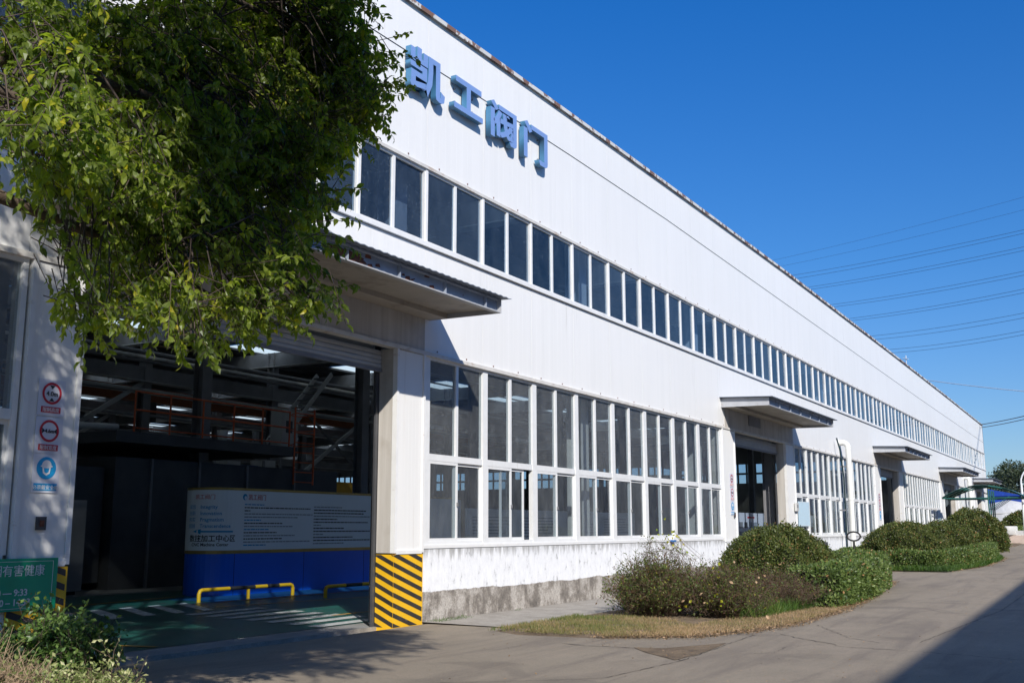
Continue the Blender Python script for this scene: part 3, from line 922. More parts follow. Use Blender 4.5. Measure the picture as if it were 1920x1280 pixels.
# canopies
def canopy(x0, x1, k):
    c = bpy.data.objects.new('canopy', None); col.objects.link(c); c.parent = B
    D = 1.52
    zt_w, zt_f = 5.66, 5.60          # top at the wall / at the front
    # corrugated top sheet: overhangs at the front
    mb = MB(); n = int((x1 - x0 + .3) / .09)
    prof = []
    for i in range(n + 1):
        prof.append((x0 - .15 + (x1 - x0 + .3) * i / n, 0.014 if i % 2 else 0.0))
    vs = []
    for (yy, zz) in ((-D - .14, zt_f - .012), (0.0, zt_w)):
        vs += [(xx, yy, zz + h) for xx, h in prof]
    vs += [(xx, yy, zz - .012) for (xx, yy, zz) in vs]
    q = n + 1
    fs = [(i, i + 1, q + i + 1, q + i) for i in range(n)] + [(2 * q + i + 1, 2 * q + i, 3 * q + i, 3 * q + i + 1) for i in range(n)]
    fs += [(2 * q + i, 2 * q + i + 1, i + 1, i) for i in range(n)] + [(0, q, 3 * q, 2 * q), (q - 1, 3 * q - 1, 4 * q - 1, 2 * q - 1)]
    mb.add(vs, fs, M['canopy_top'])
    link('roof_sheet', mb.mesh('roof_sheet'), c)
    # front channel beam: flanges with the web set back
    mb = MB()
    mb.box(x0, x1, -D, -D + .10, zt_f - .045, zt_f - .018, M['canopy_front'])
    mb.box(x0, x1, -D, -D + .10, zt_f - .265, zt_f - .245, M['canopy_side'])
    mb.box(x0, x1, -D + .07, -D + .10, zt_f - .245, zt_f - .045, M['canopy_front'])
    xx = x0 + 0.02
    while xx < x1:
        mb.box(xx, xx + .012, -D + .012, -D + .07, zt_f - .245, zt_f - .045, M['canopy_front']); xx += 1.25
    link('front_beam', mb.mesh('front_beam'), c)
    for xa, xb in ((x0 - .02, x0 + .0), (x1, x1 + .02)):
        mb = MB()
        mb.add([(xx, yy, zz) for xx in (xa, xb) for yy, zz in ((-D - .01, zt_f - .27), (-0.001, zt_w - .31), (-0.001, zt_w - .02), (-D - .01, zt_f - .02))],
               [(0, 1, 2, 3), (7, 6, 5, 4), (0, 4, 5, 1), (1, 5, 6, 2), (2, 6, 7, 3), (3, 7, 4, 0)], M['canopy_side'])
        link('side_fascia', mb.mesh('side_fascia'), c)
    # soffit with a deeper tray edge next to the wall
    mb = MB()
    n = max(1, round((x1 - x0) / 1.25))
    for i in range(n):
        xa = x0 + (x1 - x0) * i / n + .004; xb = x0 + (x1 - x0) * (i + 1) / n - .004
        pm = MB().add([(xa, -D + .10, zt_f - .20), (xb, -D + .10, zt_f - .20), (xb, -.40, zt_w - .22), (xa, -.40, zt_w - .22),
                       (xa, -D + .10, zt_f - .19), (xb, -D + .10, zt_f - .19), (xb, -.40, zt_w - .21), (xa, -.40, zt_w - .21)],
                      [(0, 1, 2, 3), (7, 6, 5, 4), (0, 4, 5, 1), (1, 5, 6, 2), (2, 6, 7, 3), (3, 7, 4, 0)], M['soffit'])
        link('soffit_panel', pm.mesh('soffit_panel'), c)
    mb.box(x0, x1, -.40, -.36, zt_w - .31, zt_w - .205, M['soffit'])
    mb.box(x0, x1, -.36, -.02, zt_w - .31, zt_w - .295, M['soffit'])
    link('wall_tray', mb.mesh('wall_tray'), c)
    if k == 0:
        # flaked area on the front beam with bare rust
        rr = random.Random(4)
        pts = [(-4.05 + .55 * math.cos(a) * rr.uniform(.55, 1.1), zt_f - .15 + .09 * math.sin(a) * rr.uniform(.6, 1.1)) for a in np.linspace(0, 2 * math.pi, 22)[:-1]]
        link('rust_patch', MB().add([(px_, -D + .064, pz) for px_, pz in pts], [tuple(range(len(pts)))], M['rust']).mesh('rust_patch'), c)
        for q_ in range(14):
            px_ = rr.uniform(-4.7, -1.0); w_ = rr.uniform(.02, .16)
            z_ = zt_f - .24 + rr.uniform(0, .17)
            mb = MB(); mb.add([(px_, -D + .066, z_), (px_ + w_, -D + .066, z_ + .01), (px_ + w_ * .8, -D + .066, z_ + w_ * .5), (px_ + .01, -D + .066, z_ + w_ * .35)], [(0, 1, 2, 3)], M['rust'])
            link('rust_patch', mb.mesh('rust_patch'), c)
    return c


for k, (a0, a1, b0, b1) in enumerate(DOORS):
    canopy(a0 + .1, b1 + (.12 if k == 0 else .02), k)

# roof, skylights, frames and far walls of the workshop
DEPTH = 84.0
BY = [2, 14, 26, 38, 50, 62, 74]
sky_me = MB().box(-.03, 4.03, -.03, 3.03, -0.012, -0.004, M['skylight']).mesh('skylight')
rf = MB(); rf2 = MB()
xcols = list(np.arange(-16, 88.1, 8.0))
for x in np.arange(-20, 88, 8.0):
    for y in np.arange(0.12, 84, 12.0):
        x0, x1 = x, min(x + 8, 88.3); y0, y1 = y, min(y + 12, 84)
        hz0 = 11.0 if False else 10.62
        sx0, sx1, sy0, sy1 = x + 2.0, x + 6.0, y + .6, y + 3.6
        if x1 < sx1 + .1 or y1 < sy1 + .1:
            rf.box(x0, x1, y0, y1, hz0, hz0 + .15, M['roof_under']); continue
        for (p, q_, r_, s_) in ((x0, sx0, y0, y1), (sx1, x1, y0, y1), (sx0, sx1, y0, sy0), (sx0, sx1, sy1, y1)):
            rf.box(p, q_, r_, s_, hz0, hz0 + .15, M['roof_under'])
        link('skylight', sky_me, B, (sx0, sy0, hz0))
rf.build('roof', B)
# rafters across, runway beams along, columns
fr = MB()
for x in xcols:
    fr.box(x - .10, x + .10, 0.9, 84, 9.7, 10.4, M['steel_grey']); fr.box(x - .22, x + .22, 0.9, 84, 9.67, 9.70, M['steel_light'])
for y in BY[1:]:
    fr.box(-19.9, 88, y - .15, y + .15, 8.0, 8.6, M['steel_grey'])
    fr.box(-19.9, 88, y - .25, y + .25, 7.97, 8.0, M['steel_light'])
fr.box(-19.9, 88, 1.55, 1.85, 7.9, 8.1, M['steel_dark'])
for y in np.arange(1.8, 84, 1.6):
    fr.box(-19.9, 88, y - .03, y + .03, 10.50, 10.60, M['roof_under'])
fr.build('roof_frame', B)


def column(x, y, mat, corbel):
    mb = MB()
    mb.box(x - .2, x + .2, y - .2, y - .185, 0, 10.4, mat); mb.box(x - .2, x + .2, y + .185, y + .2, 0, 10.4, mat)
    mb.box(x - .008, x + .008, y - .185, y + .185, 0, 10.4, mat)
    if corbel:
        mb.box(x - .16, x + .16, y + .2, y + .75, 6.95, 7.12, mat)
        mb.add([(x - .01, y + .2, 6.5), (x + .01, y + .2, 6.5), (x + .01, y + .7, 6.95), (x - .01, y + .7, 6.95), (x + .01, y + .2, 6.95), (x - .01, y + .2, 6.95)],
               [(0, 1, 2, 3), (1, 4, 2), (0, 3, 5)], mat)
    mb.build('column', B)


for x in xcols:
    xx = x - .35 if x > 0 else x - .05
    column(xx, 0.75, M['steel_grey'] if x in (0, -8, 24) else M['steel_light'], True)
    for y in BY[1:]:
        if y < 40 or x % 16 == 0: column(x, y, M['steel_grey'], False)
mb = MB()
mb.box(-20, 88.2, 83.9, 84, 0, 6.6, M['inner_wall']); mb.box(-20, 88.2, 83.9, 84, 8.3, 10.6, M['inner_wall'])
for x in np.arange(-20, 88.2, 1.0): mb.box(x, x + .12, 83.9, 84, 6.6, 8.3, M['frame'])
mb.box(-20, 88.2, 83.9, 84, 7.4, 7.55, M['frame'])
mb.build('rear_wall', B)
mb = MB()
for (z0, z1) in ((0, 6.1), (6.95, 7.15), (8.0, 10.7)): mb.box(88.2, 88.35, 0.34, 84, z0, z1, M['inner_wall'])
for y in np.arange(0.34, 84, 0.9):
    mb.box(88.2, 88.35, y, y + .16 + (1.0 if int(y) % 12 == 0 else 0), 6.1, 6.95, M['inner_wall']); mb.box(88.2, 88.35, y, y + .16, 7.15, 8.0, M['inner_wall'])
mb.build('gable_wall', B)
mb = MB()
vsg = []
ribbed_dummy = MB().box(88.36, 88.5, 0.0, 84, 0.0, 6.1, M['white']).box(88.36, 88.5, 0.0, 84, 8.0, 10.8, M['white'])
ribbed_dummy.build('gable_cladding', B)
MB().box(-20.1, -19.95, 0.0, 84, 0.0, 10.7, M['white']).build('gable_cladding', B)
gp = MB().box(0, .01, 0, 83.6, 0, 1.9, M['glass_up']).mesh('pane')
link('gable_glazing', gp, B, (88.27, 0.34, 6.1))

# ------------------------------------------------------------------ raised characters on the facade
def chan(body, x0, x1, z0, z1, label):
    cu = bpy.data.curves.new('channel_letter', 'FONT')
    cu.body = body; cu.size = 1.0; cu.extrude = 0.06; cu.offset = 0.028; cu.resolution_u = 2
    tmp = bpy.data.objects.new('tmp', cu)
    me = bpy.data.meshes.new_from_object(tmp)
    bpy.data.objects.remove(tmp)
    co = np.array([v.co[:] for v in me.vertices])
    lo, hi = co.min(0), co.max(0)
    S = Matrix.Translation((-(x1 - x0) / 2, 0, 0)) @ Matrix.Diagonal(((x1 - x0) / (hi[0] - lo[0]), (z1 - z0) / (hi[1] - lo[1]), 1, 1)) @ Matrix.Translation((-lo[0], -lo[1], 0))
    me.transform(S)
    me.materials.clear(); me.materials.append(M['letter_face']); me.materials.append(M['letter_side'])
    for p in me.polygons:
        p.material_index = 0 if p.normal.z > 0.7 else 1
    me.transform(Matrix.Rotation(R(90), 4, 'X'))
    me.name = 'letter_body'
    t_ = thing('channel_letter', ((x0 + x1) / 2, -0.10, z0), label, 'letter', 'blue characters on the facade')
    link('letter_body', me, t_)
    # dark edging line round the face
    b = MB()
    for px_ in ((x1 - x0) * -.3, (x1 - x0) * .3):
        for pz in (.2, (z1 - z0) - .2):
            b.box(px_ - .015, px_ + .015, 0.06, 0.10, pz - .015, pz + .015, M['steel_grey'])
    link('bracket', b.mesh('bracket'), t_)


chan('\u51ef', -0.80, 0.34, 9.50, 10.37, 'leftmost raised blue Chinese character on the white wall, densest strokes beside the tree')
chan('\u5de5', 0.66, 1.72, 9.65, 10.32, 'second raised blue character, an I shape of one upright between two bars')
chan('\u9600', 2.03, 3.10, 9.54, 10.34, 'third raised blue character, a gate frame with strokes packed inside it')
chan('\u95e8', 3.41, 4.50, 9.53, 10.38, 'rightmost raised blue character, an empty gate frame with a dot at top left')

# ------------------------------------------------------------------ signs on the left pier
def ring(mb, cx, cz, r0, r1, y, mat, n=28):
    vs = []
    for k in range(n):
        a = 2 * math.pi * k / n
        vs += [(cx + r0 * math.cos(a), y, cz + r0 * math.sin(a)), (cx + r1 * math.cos(a), y, cz + r1 * math.sin(a))]
    mb.add(vs, [(2 * k, 2 * k + 1, (2 * k + 3) % (2 * n), (2 * k + 2) % (2 * n)) for k in range(n)], mat)


def disc(mb, cx, cz, r, y, mat, n=28, sq=1.0):
    mb.add([(cx + r * math.cos(2 * math.pi * k / n), y, cz + sq * r * math.sin(2 * math.pi * k / n)) for k in range(n)], [tuple(range(n))], mat)


def tri(mb, pts, y, mat):
    mb.add([(a, y, b) for a, b in pts], [tuple(range(len(pts)))], mat)


def pier_signs(X, W_, Y, near, dz=0.0, scale=1.0):
    s = scale
    wh = near
    g_ = 'limit signs on the first pier' if near else None
    def base(z0, h, name, label, cat='sign'):
        t_ = thing(name, (X + W_ / 2, Y, z0), label, cat, None)
        link('plate', MB().box(-W_ / 2, W_ / 2, -.003, .004, 0, h, M['sign_white']).mesh('plate'), t_)
        return t_
    w2 = W_ / 2
    lab = near
    # height limit
    h = .42 * s
    t_ = base(2.90 + dz, h, 'height_limit_sign', lab[0])
    mb = MB(); cz = h * .62; r = w2 * .72
    disc(mb, 0, cz, r, -.006, M['sign_white']); ring(mb, 0, cz, r * .78, r, -.008, M['txt_red'])
    tri(mb, [(-.035 * s, cz + r * .72), (.035 * s, cz + r * .72), (0, cz + r * .38)], -.010, M['txt_black']); tri(mb, [(-.035 * s, cz - r * .72), (.035 * s, cz - r * .72), (0, cz - r * .38)], -.010, M['txt_black'])
    mb.box(-w2 * .72, w2 * .72, -.008, -.004, .035 * s, .105 * s, M['txt_red'])
    link('limit_symbol', mb.mesh('limit_symbol'), t_)
    txt('4.0m', .078 * s, M['txt_black'], face_mat(0, -.010, cz - .03 * s), t_, align='CENTER', offset=.001)
    txt('\u9650\u5236\u9ad8\u5ea6', .056 * s, M['txt_white'], face_mat(0, -.010, .048 * s), t_, align='CENTER')
    t_ = base(2.465 + dz, h, 'width_limit_sign', lab[1])
    mb = MB()
    disc(mb, 0, cz, r, -.006, M['sign_white']); ring(mb, 0, cz, r * .78, r, -.008, M['txt_red'])
    tri(mb, [(-r * .76, cz + .035 * s), (-r * .76, cz - .035 * s), (-r * .46, cz)], -.010, M['txt_black']); tri(mb, [(r * .76, cz + .035 * s), (r * .76, cz - .035 * s), (r * .46, cz)], -.010, M['txt_black'])
    mb.box(-w2 * .72, w2 * .72, -.008, -.004, .035 * s, .105 * s, M['txt_red'])
    link('limit_symbol', mb.mesh('limit_symbol'), t_)
    txt('4.6m', .062 * s, M['txt_black'], face_mat(0, -.010, cz - .022 * s), t_, align='CENTER', offset=.0015)
    txt('\u9650\u5236\u5bbd\u5ea6', .056 * s, M['txt_white'], face_mat(0, -.010, .048 * s), t_, align='CENTER')
    t_ = base(2.02 + dz, .44 * s, 'safety_helmet_sign', lab[2])
    mb = MB(); cz = .28 * s
    disc(mb, 0, cz, r, -.006, M['txt_sky'])
    disc(mb, 0, cz + .030 * s, .062 * s, -.008, M['txt_white'])
    mb.box(-.075 * s, .075 * s, -.010, -.006, cz + .012 * s, cz + .028 * s, M['txt_white'])
    tri(mb, [(-.055 * s, cz + .012 * s), (.055 * s, cz + .012 * s), (.045 * s, cz - .06 * s), (0, cz - .085 * s), (-.045 * s, cz - .06 * s)], -.009, M['txt_white'])
    tri(mb, [(-.035 * s, cz + .0 * s), (.035 * s, cz + .0 * s), (.028 * s, cz - .045 * s), (0, cz - .06 * s), (-.028 * s, cz - .045 * s)], -.0105, M['txt_sky'])
    mb.box(-w2 * .85, w2 * .85, -.008, -.004, .025 * s, .105 * s, M['txt_sky'])
    link('helmet_symbol', mb.mesh('helmet_symbol'), t_)
    txt('\u5fc5\u987b\u6234\u5b89\u5168\u5e3d', .056 * s, M['txt_white'], face_mat(0, -.010, .04 * s), t_, align='CENTER')


pier_signs(-7.765, .355, -0.030, ('red ringed 4.0m height limit sign on the shaded left pier, top of three', 'red ringed 4.6m width limit sign on the left pier, below the 4.0m sign', 'blue safety helmet sign on the left pier, above the small black switch box'))
pier_signs(16.72, .355, -0.030, ('small height limit sign at the top of the sunlit pier left of the second door', 'small width limit sign in the middle of the sunlit pier left of the second door', 'small blue helmet sign low on the sunlit pier left of the second door'))
pier_signs(39.6, .50, -0.030, ('tiny height limit sign at the top of the pier left of the third door', 'tiny width limit sign on the pier left of the third door', 'tiny blue helmet sign on the pier left of the third door'))

t_ = thing('switch_box', (-7.605, -0.03, 1.60), 'small recessed black switch box low on the left pier', 'switch')
link('box_body', MB().box(-.06, .06, -.02, .01, 0, .15, M['steel_dark']).mesh('box_body'), t_)
link('button', MB().box(-.025, .025, -.032, -.02, .04, .11, M['rust']).mesh('button'), t_)
t_ = thing('switch_box', (17.05, -0.03, 1.95), 'small black switch on the sunlit pier left of the second door', 'switch')
link('box_body', MB().box(-.05, .05, -.03, .01, 0, .16, M['steel_dark']).mesh('box_body'), t_)
link('button', MB().box(-.02, .02, -.042, -.03, .05, .11, M['rust']).mesh('button'), t_)

t_ = thing('smoking_time_sign', (-8.4, -0.062, 0.725), 'green sign with white smoking times 9:30 and 14:30 on the left pier', 'sign')
link('plate', MB().box(-1.0, 1.03, -.010, .0, 0, .565, M['sign_green']).mesh('plate'), t_)
mb = MB()
for (a, b, c_, d_) in ((-.96, .97, .53, .534), (-.96, .97, .025, .029), (.966, .970, .03, .53)):
    mb.box(a, b, -.013, -.010, c_, d_, M['txt_white'])
link('border_line', mb.mesh('border_line'), t_)
txt('\u5438\u70df\u6709\u5bb3\u5065\u5eb7', .132, M['txt_white'], face_mat(.86, -.013, .385), t_, align='RIGHT', offset=.0)
txt('\u62bd\u70df\u65f6\u95f4', .095, M['txt_yellow'], face_mat(.30, -.013, .265), t_, align='RIGHT', offset=.002)
txt('9:30 \u2014 9:33', .10, M['txt_white'], face_mat(.66, -.013, .165), t_, align='RIGHT', offset=.002)
txt('14:30 \u2013 14:33', .10, M['txt_white'], face_mat(.70, -.013, .06), t_, align='RIGHT', offset=.002)

# ------------------------------------------------------------------ inside the first door
# blue and white information partition with a rounded left end
t_ = thing('information_partition', (3.49, 8.6, 0), 'blue based partition with a pale information banner and brass strips inside the first door', 'partition')
path = []
RP = 0.7
for k in range(19):          # rounded end, from the back round to the front
    a = R(90 + 180 * k / 18)
    path.append((RP + RP * math.cos(a), RP + RP * math.sin(a)))
path = [(8.0, 2 * RP)] + path + [(3.3, 0), (5.9, 0), (8.5, -.02), (11.0, -.05)]


def wall_along(z0, z1, mat, off=0.0, a=0, b=None, name='panel'):
    pts = path[a:b]
    vs = []
    for i, (x_, y_) in enumerate(pts):
        d = Vector((pts[min(i + 1, len(pts) - 1)][0] - pts[max(i - 1, 0)][0], pts[min(i + 1, len(pts) - 1)][1] - pts[max(i - 1, 0)][1], 0)).normalized()
        n_ = Vector((d.y, -d.x, 0))
        for t0 in (off, -0.08):
            vs += [(x_ + n_.x * t0, y_ + n_.y * t0, z0), (x_ + n_.x * t0, y_ + n_.y * t0, z1)]
    fs = []
    for i in range(len(pts) - 1):
        q = 4 * i
        fs += [(q, q + 4, q + 5, q + 1), (q + 3, q + 7, q + 6, q + 2), (q + 1, q + 5, q + 7, q + 3)]
    o_ = link(name, MB().add(vs, fs, mat, False).mesh(name), t_)
    return o_


wall_along(0.0, 1.02, M['blue'], 0.0, name='base_panel')
wall_along(1.02, 1.10, M['gold'], 0.012, name='brass_strip')
wall_along(1.10, 2.58, M['board'], 0.004, name='banner_panel')
wall_along(2.58, 2.64, M['gold'], 0.012, name='brass_strip')
for x_ in (.72, 3.3, 5.9, 8.5):
    link('joint', MB().box(x_ - .004, x_ + .004, -.005, 0, .0, 1.02, M['dark_gap']).mesh('joint'), t_)


def bline(x, z, w, h, mat, mb, rr):
    """an unreadable line of small print: word-length dashes"""
    xe = x + w
    while x < xe:
        l = rr.uniform(.04, .16)
        mb.box(x, min(x + l, xe), -.009, -.006, z, z + h, mat); x += l + .022


rr = random.Random(11)
# curved part: the words on it follow the bend in three short columns
def bent(body, size, u, z, mat, **kw):
    """lettering laid along the rounded end; u = distance along the path"""
    cu = bpy.data.curves.new('lettering', 'FONT'); cu.body = body; cu.size = size; cu.extrude = 0; cu.offset = kw.get('offset', 0)
    cu.resolution_u = 2
    tmp = bpy.data.objects.new('tmp', cu); me = bpy.data.meshes.new_from_object(tmp)
    bpy.data.objects.remove(tmp)
    L = [0]
    for p, q in zip(path, path[1:]): L.append(L[-1] + math.dist(p, q))
    u += L[1]
    for v_ in me.vertices:
        s_ = u + v_.co.x * kw.get('sx', 1); zz = z + v_.co.y
        i = max(0, min(len(path) - 2, next((k for k in range(len(L) - 1) if L[k + 1] >= s_), len(path) - 2)))
        f_ = (s_ - L[i]) / (L[i + 1] - L[i])
        p, q = path[i], path[i + 1]
        d = Vector((q[0] - p[0], q[1] - p[1], 0)).normalized()
        v_.co = (p[0] + (q[0] - p[0]) * f_ + d.y * .012, p[1] + (q[1] - p[1]) * f_ - d.x * .012, zz)
    me.materials.clear(); me.materials.append(mat)
    return link('lettering', me, t_)


U0 = 0.90
bent('\u51ef\u5de5\u9600\u95e8', .13, U0 + .22, 2.36, M['txt_red'])
for k, (cn, en) in enumerate((('\u8bda\u4fe1', 'Integrity'), ('\u521b\u65b0', 'Innovation'), ('\u52a1\u5b9e', 'Pragmatism'), ('\u8d85\u8d8a', 'Transcendence'))):
    bent(cn, .115, U0 + .02, 2.12 - .155 * k, M['txt_sky']); bent(en, .125, U0 + .38, 2.12 - .155 * k, M['txt_sky'], offset=.002)
bent('\u6570\u63a7\u52a0\u5de5\u4e2d\u5fc3\u533a', .175, U0 + .08, 1.33, M['txt_black'], offset=.003)
bent('CNC Machine Center', .105, U0 + .16, 1.21, M['txt_black'], offset=.002)
def bent_poly(us, zs_, mat, name):
    L = [0]
    for p, q in zip(path, path[1:]): L.append(L[-1] + math.dist(p, q))
    vs = []
    for u, z in zip(us, zs_):
        s_ = u + L[1]; i = next(k for k in range(len(L) - 1) if L[k + 1] >= s_)
        f_ = (s_ - L[i]) / (L[i + 1] - L[i]); p, q = path[i], path[i + 1]
        d = Vector((q[0] - p[0], q[1] - p[1], 0)).normalized()
        vs.append((p[0] + (q[0] - p[0]) * f_ + d.y * .014, p[1] + (q[1] - p[1]) * f_ - d.x * .014, z))
    return link(name, MB().add(vs, [tuple(range(len(vs)))], mat).mesh(name), t_)


bent_poly((U0 + .18, U0 + .3, U0 + .42, U0 + .42), (1.56, 1.60, 1.62, 1.50), M['txt_sky'], 'arrow')
for k in range(8):
    ua, ub = U0 + .42 + .1 * k, U0 + .52 + .1 * k
    bent_poly((ua, ub, ub, ua), (1.54, 1.54, 1.58, 1.58), M['txt_sky'], 'arrow')
txt('\u51ef\u5de5\u9600\u95e8', .16, M['txt_red'], face_mat(1.12, -.008, 2.36), t_)
mb = MB()
disc(mb, 1.0, 2.42, .08, -.007, M['txt_sky'], 14); disc(mb, 1.02, 2.40, .045, -.009, M['board'], 10)
link('logo', mb.mesh('logo'), t_); mb = MB()
for k, (wd, mt) in enumerate(((.7, 'txt_sky'), (2.5, 'txt_black'), (.2, 'txt_black'), (2.6, 'txt_grey'), (2.0, 'txt_grey'), (.6, 'txt_sky'), (1.4, 'txt_black'), (1.8, 'txt_grey'), (.9, 'txt_sky'), (1.2, 'txt_black'), (1.9, 'txt_grey'), (1.4, 'txt_black'), (2.5, 'txt_grey'), (.8, 'txt_sky'))):
    bline(1.0, 2.22 - k * .078, wd, .028, M[mt], mb, rr)
for k in range(13):
    bline(3.65, 2.20 - k * .082, (1.2, 2.3, 2.2, 2.5, 1.0, 2.4, .3, 1.3, 2.5, .4, 1.7, 2.5, 1.3)[k], .03, M['txt_black' if k % 3 else 'txt_grey'], mb, rr)
for k in range(12): bline(6.35, 2.16 - k * .09, 2.2, .03, M['txt_grey'], mb, rr)
tag(link('small_print', mb.mesh('small_print'), t_), kind='stuff')
txt('\u5236\u9020', .2, M['txt_sky'], face_mat(9.2, -.008, 2.3), t_) if False else None

# second banner further along, seen through the windows
t_ = thing('process_banner', (14.6, 8.4, 0), 'long pale banner with blue heading standing behind the first window range', 'banner')
link('banner_panel', MB().box(0, 14, 0, .05, .95, 2.3, M['board']).mesh('banner_panel'), t_)
link('base_panel', MB().box(0, 14, 0, .05, 0, .95, M['blue']).mesh('base_panel'), t_)
mb = MB()
for cx_ in (0.4, 3.8, 7.4, 10.8):
    for k in range(9): bline(cx_, 2.0 - k * .11, rr.uniform(1.6, 2.8), .03, M['txt_grey'], mb, rr)
tag(link('small_print', mb.mesh('small_print'), t_), kind='stuff')


def low_barrier(x0, y0, x1, y1, legs, label):
    t_ = thing('pipe_barrier', (x0, y0, 0), label, 'barrier', 'yellow and black pipe barriers')
    d = Vector((x1 - x0, y1 - y0, 0)); L = d.length; d.normalize()
    h = .27; r_ = .045
    mb = MB()
    a = [Vector((0, 0, 0)), Vector((0, 0, h - .08)), d * .03 + Vector((0, 0, h - .02)), d * .10 + Vector((0, 0, h))]
    link('end_bend', MB().tube(a, r_, M['yellow'], 10).mesh('end_bend'), t_)
    b = [d * (L - .10) + Vector((0, 0, h)), d * (L - .03) + Vector((0, 0, h - .02)), d * L + Vector((0, 0, h - .08)), d * L]
    link('end_bend', MB().tube(b, r_, M['yellow'], 10).mesh('end_bend'), t_)
    n = 7
    for k in range(n):
        p = d * (.10 + (L - .2) * k / n) + Vector((0, 0, h)); q = d * (.10 + (L - .2) * (k + 1) / n) + Vector((0, 0, h))
        link('rail', MB().tube([p, q], r_, M['black' if k in (2, 3, 5) else 'yellow'], 10, caps=False).mesh('rail'), t_)
    for u in legs: link('leg', MB().tube([d * L * u, d * L * u + Vector((0, 0, h - .04))], r_ * .95, M['yellow'], 10).mesh('leg'), t_)


low_barrier(1.95, 7.4, 4.97, 7.34, (.5,), 'left yellow and black pipe barrier, in front of the rounded end of the partition')
low_barrier(4.5, 5.9, 6.9, 5.9, (), 'right yellow and black pipe barrier, half hidden by the striped pier')

# machine booth with railed platform, ladder and gear
t_ = thing('machine_booth', (4.3, 13.0, 0), 'dark machine booth under a platform behind the partition', 'machine')
link('booth_body', MB().box(0, 9.5, 0.3, 6, 0, 3.6, M['steel_dark']).mesh('booth_body'), t_)
link('platform_deck', MB().box(-.6, 6.6, -.4, 6.2, 3.95, 4.25, M['steel_dark']).mesh('platform_deck'), t_)
link('side_casing', MB().box(-2.4, -0.1, 0.6, 5, 0.2, 3.3, M['steel_dark']).mesh('side_casing'), t_)
for x_ in (1.2, 3.0, 5.0, 7.2):
    link('booth_rib', MB().box(x_, x_ + .08, .24, .30, 0, 3.6, M['steel_grey']).mesh('booth_rib'), t_)
t_ = thing('platform_railing', (4.35, 12.7, 4.25), 'orange guard rail along the edge of the raised platform', 'railing')
for k in range(6):
    link('post', MB().tube([(k * 1.25, 0, 0), (k * 1.25, 0, 1.15)], .028, M['orange'], 8).mesh('post'), t_)
for z in (.12, .62, 1.13):
    link('rail', MB().tube([(0, 0, z), (6.25, 0, z)], .028 if z > .2 else .02, M['orange'], 8).mesh('rail'), t_)
t_ = thing('access_ladder', (10.75, 12.6, 3.05), 'orange caged ladder hanging at the right end of the platform', 'ladder')
for x_ in (0, .95): link('stile', MB().tube([(x_, 0, 0), (x_, 0, 2.5)], .032, M['orange'], 8).mesh('stile'), t_)
for k in range(8): link('rung', MB().tube([(0, 0, .08 + k * .32), (.95, 0, .08 + k * .32)], .02, M['orange'], 6).mesh('rung'), t_)
for k in range(3):
    pts = [(.95 * (.5 - .5 * math.cos(a)) + .2 * math.sin(a), .6 * math.sin(a), 1.3 + .5 * k) for a in np.linspace(0, math.pi, 9)]
    link('hoop', MB().tube(pts, .018, M['orange'], 6).mesh('hoop'), t_)
t_ = thing('white_bucket', (7.9, 12.95, 4.25), 'white bucket standing on the raised platform behind the rail', 'bucket')
link('bucket_body', MB().lathe([(0.0, 0), (.13, 0), (.17, .34), (.15, .34), (.12, .03), (0, .03)], (0, 0, 0), M['pvc'], 16).mesh('bucket_body'), t_)
link('handle', MB().tube([(-.16, 0, .3), (-.12, .1, .2), (.12, .1, .2), (.16, 0, .3)], .006, M['steel_grey'], 5).mesh('handle'), t_)
t_ = thing('control_cabinet', (11.3, 13.4, 4.1), 'pale control cabinet standing beside the ladder cage', 'cabinet')
link('cabinet_body', MB().box(-.3, .5, 0, .5, 0, 1.45, M['steel_light']).mesh('cabinet_body'), t_)
link('screen', MB().box(-.1, .2, -.015, 0, .7, 1.1, M['steel_dark']).mesh('screen'), t_)
t_ = thing('grey_machine', (-1.2, 12.2, 0), 'low grey enclosed machine left of the partition', 'machine')
link('machine_body', MB().box(-.9, 3.8, 0, 3, 0.1, 2.35, M['steel_grey']).mesh('machine_body'), t_)
link('door_panel', MB().box(.3, 1.6, -.03, 0, .3, 2.0, M['steel_dark']).mesh('door_panel'), t_)
link('door_panel', MB().box(1.9, 3.2, -.03, 0, .3, 2.0, M['steel_dark']).mesh('door_panel'), t_)
link('base', MB().box(-.8, 3.7, .1, 2.9, 0, .1, M['dark_gap']).mesh('base'), t_)
t_ = thing('duct_pipe', (2.6, 13.2, 3.4), 'grey bent duct pipe above the low grey machine', 'pipe')
link('duct', MB().tube([(-.1, 0, 0), (-.1, 0, .55), (.0, 0, .8), (.25, 0, .95), (1.6, 0, 1.0)], .09, M['steel_light'], 10).mesh('duct'), t_)
t_ = thing('overhead_crane', (2, 36, 8.6), 'orange overhead crane girder spanning behind the platform', 'crane')
link('girder', MB().box(0, 60, -.3, .3, 0, .75, M['crane']).mesh('girder'), t_)
link('trolley', MB().box(22, 24, -.8, .8, .9, 1.4, M['steel_dark']).mesh('trolley'), t_)
link('hoist', MB().box(22.6, 23.2, -.3, .3, -1.1, 0, M['steel_dark']).mesh('hoist'), t_)
t_ = thing('overhead_crane', (-10, 56, 5.2), 'yellow overhead crane girder deep inside the hall', 'crane')
link('girder', MB().box(0, 90, -.3, .3, 0, 1.0, M['yellow_crane']).mesh('girder'), t_)
link('trolley', MB().box(40, 42, -.8, .8, 1.0, 1.5, M['steel_dark']).mesh('trolley'), t_)
t_ = thing('brace_stair', (12.2, 14.5, 4.6), 'slanting grey stair string rising to the right above the partition', 'stair')
for y_ in (0, .7): link('stringer', MB().obox((0, y_, 0), (2.6, y_, 2.7), .05, .16, M['steel_light']).mesh('stringer'), t_)
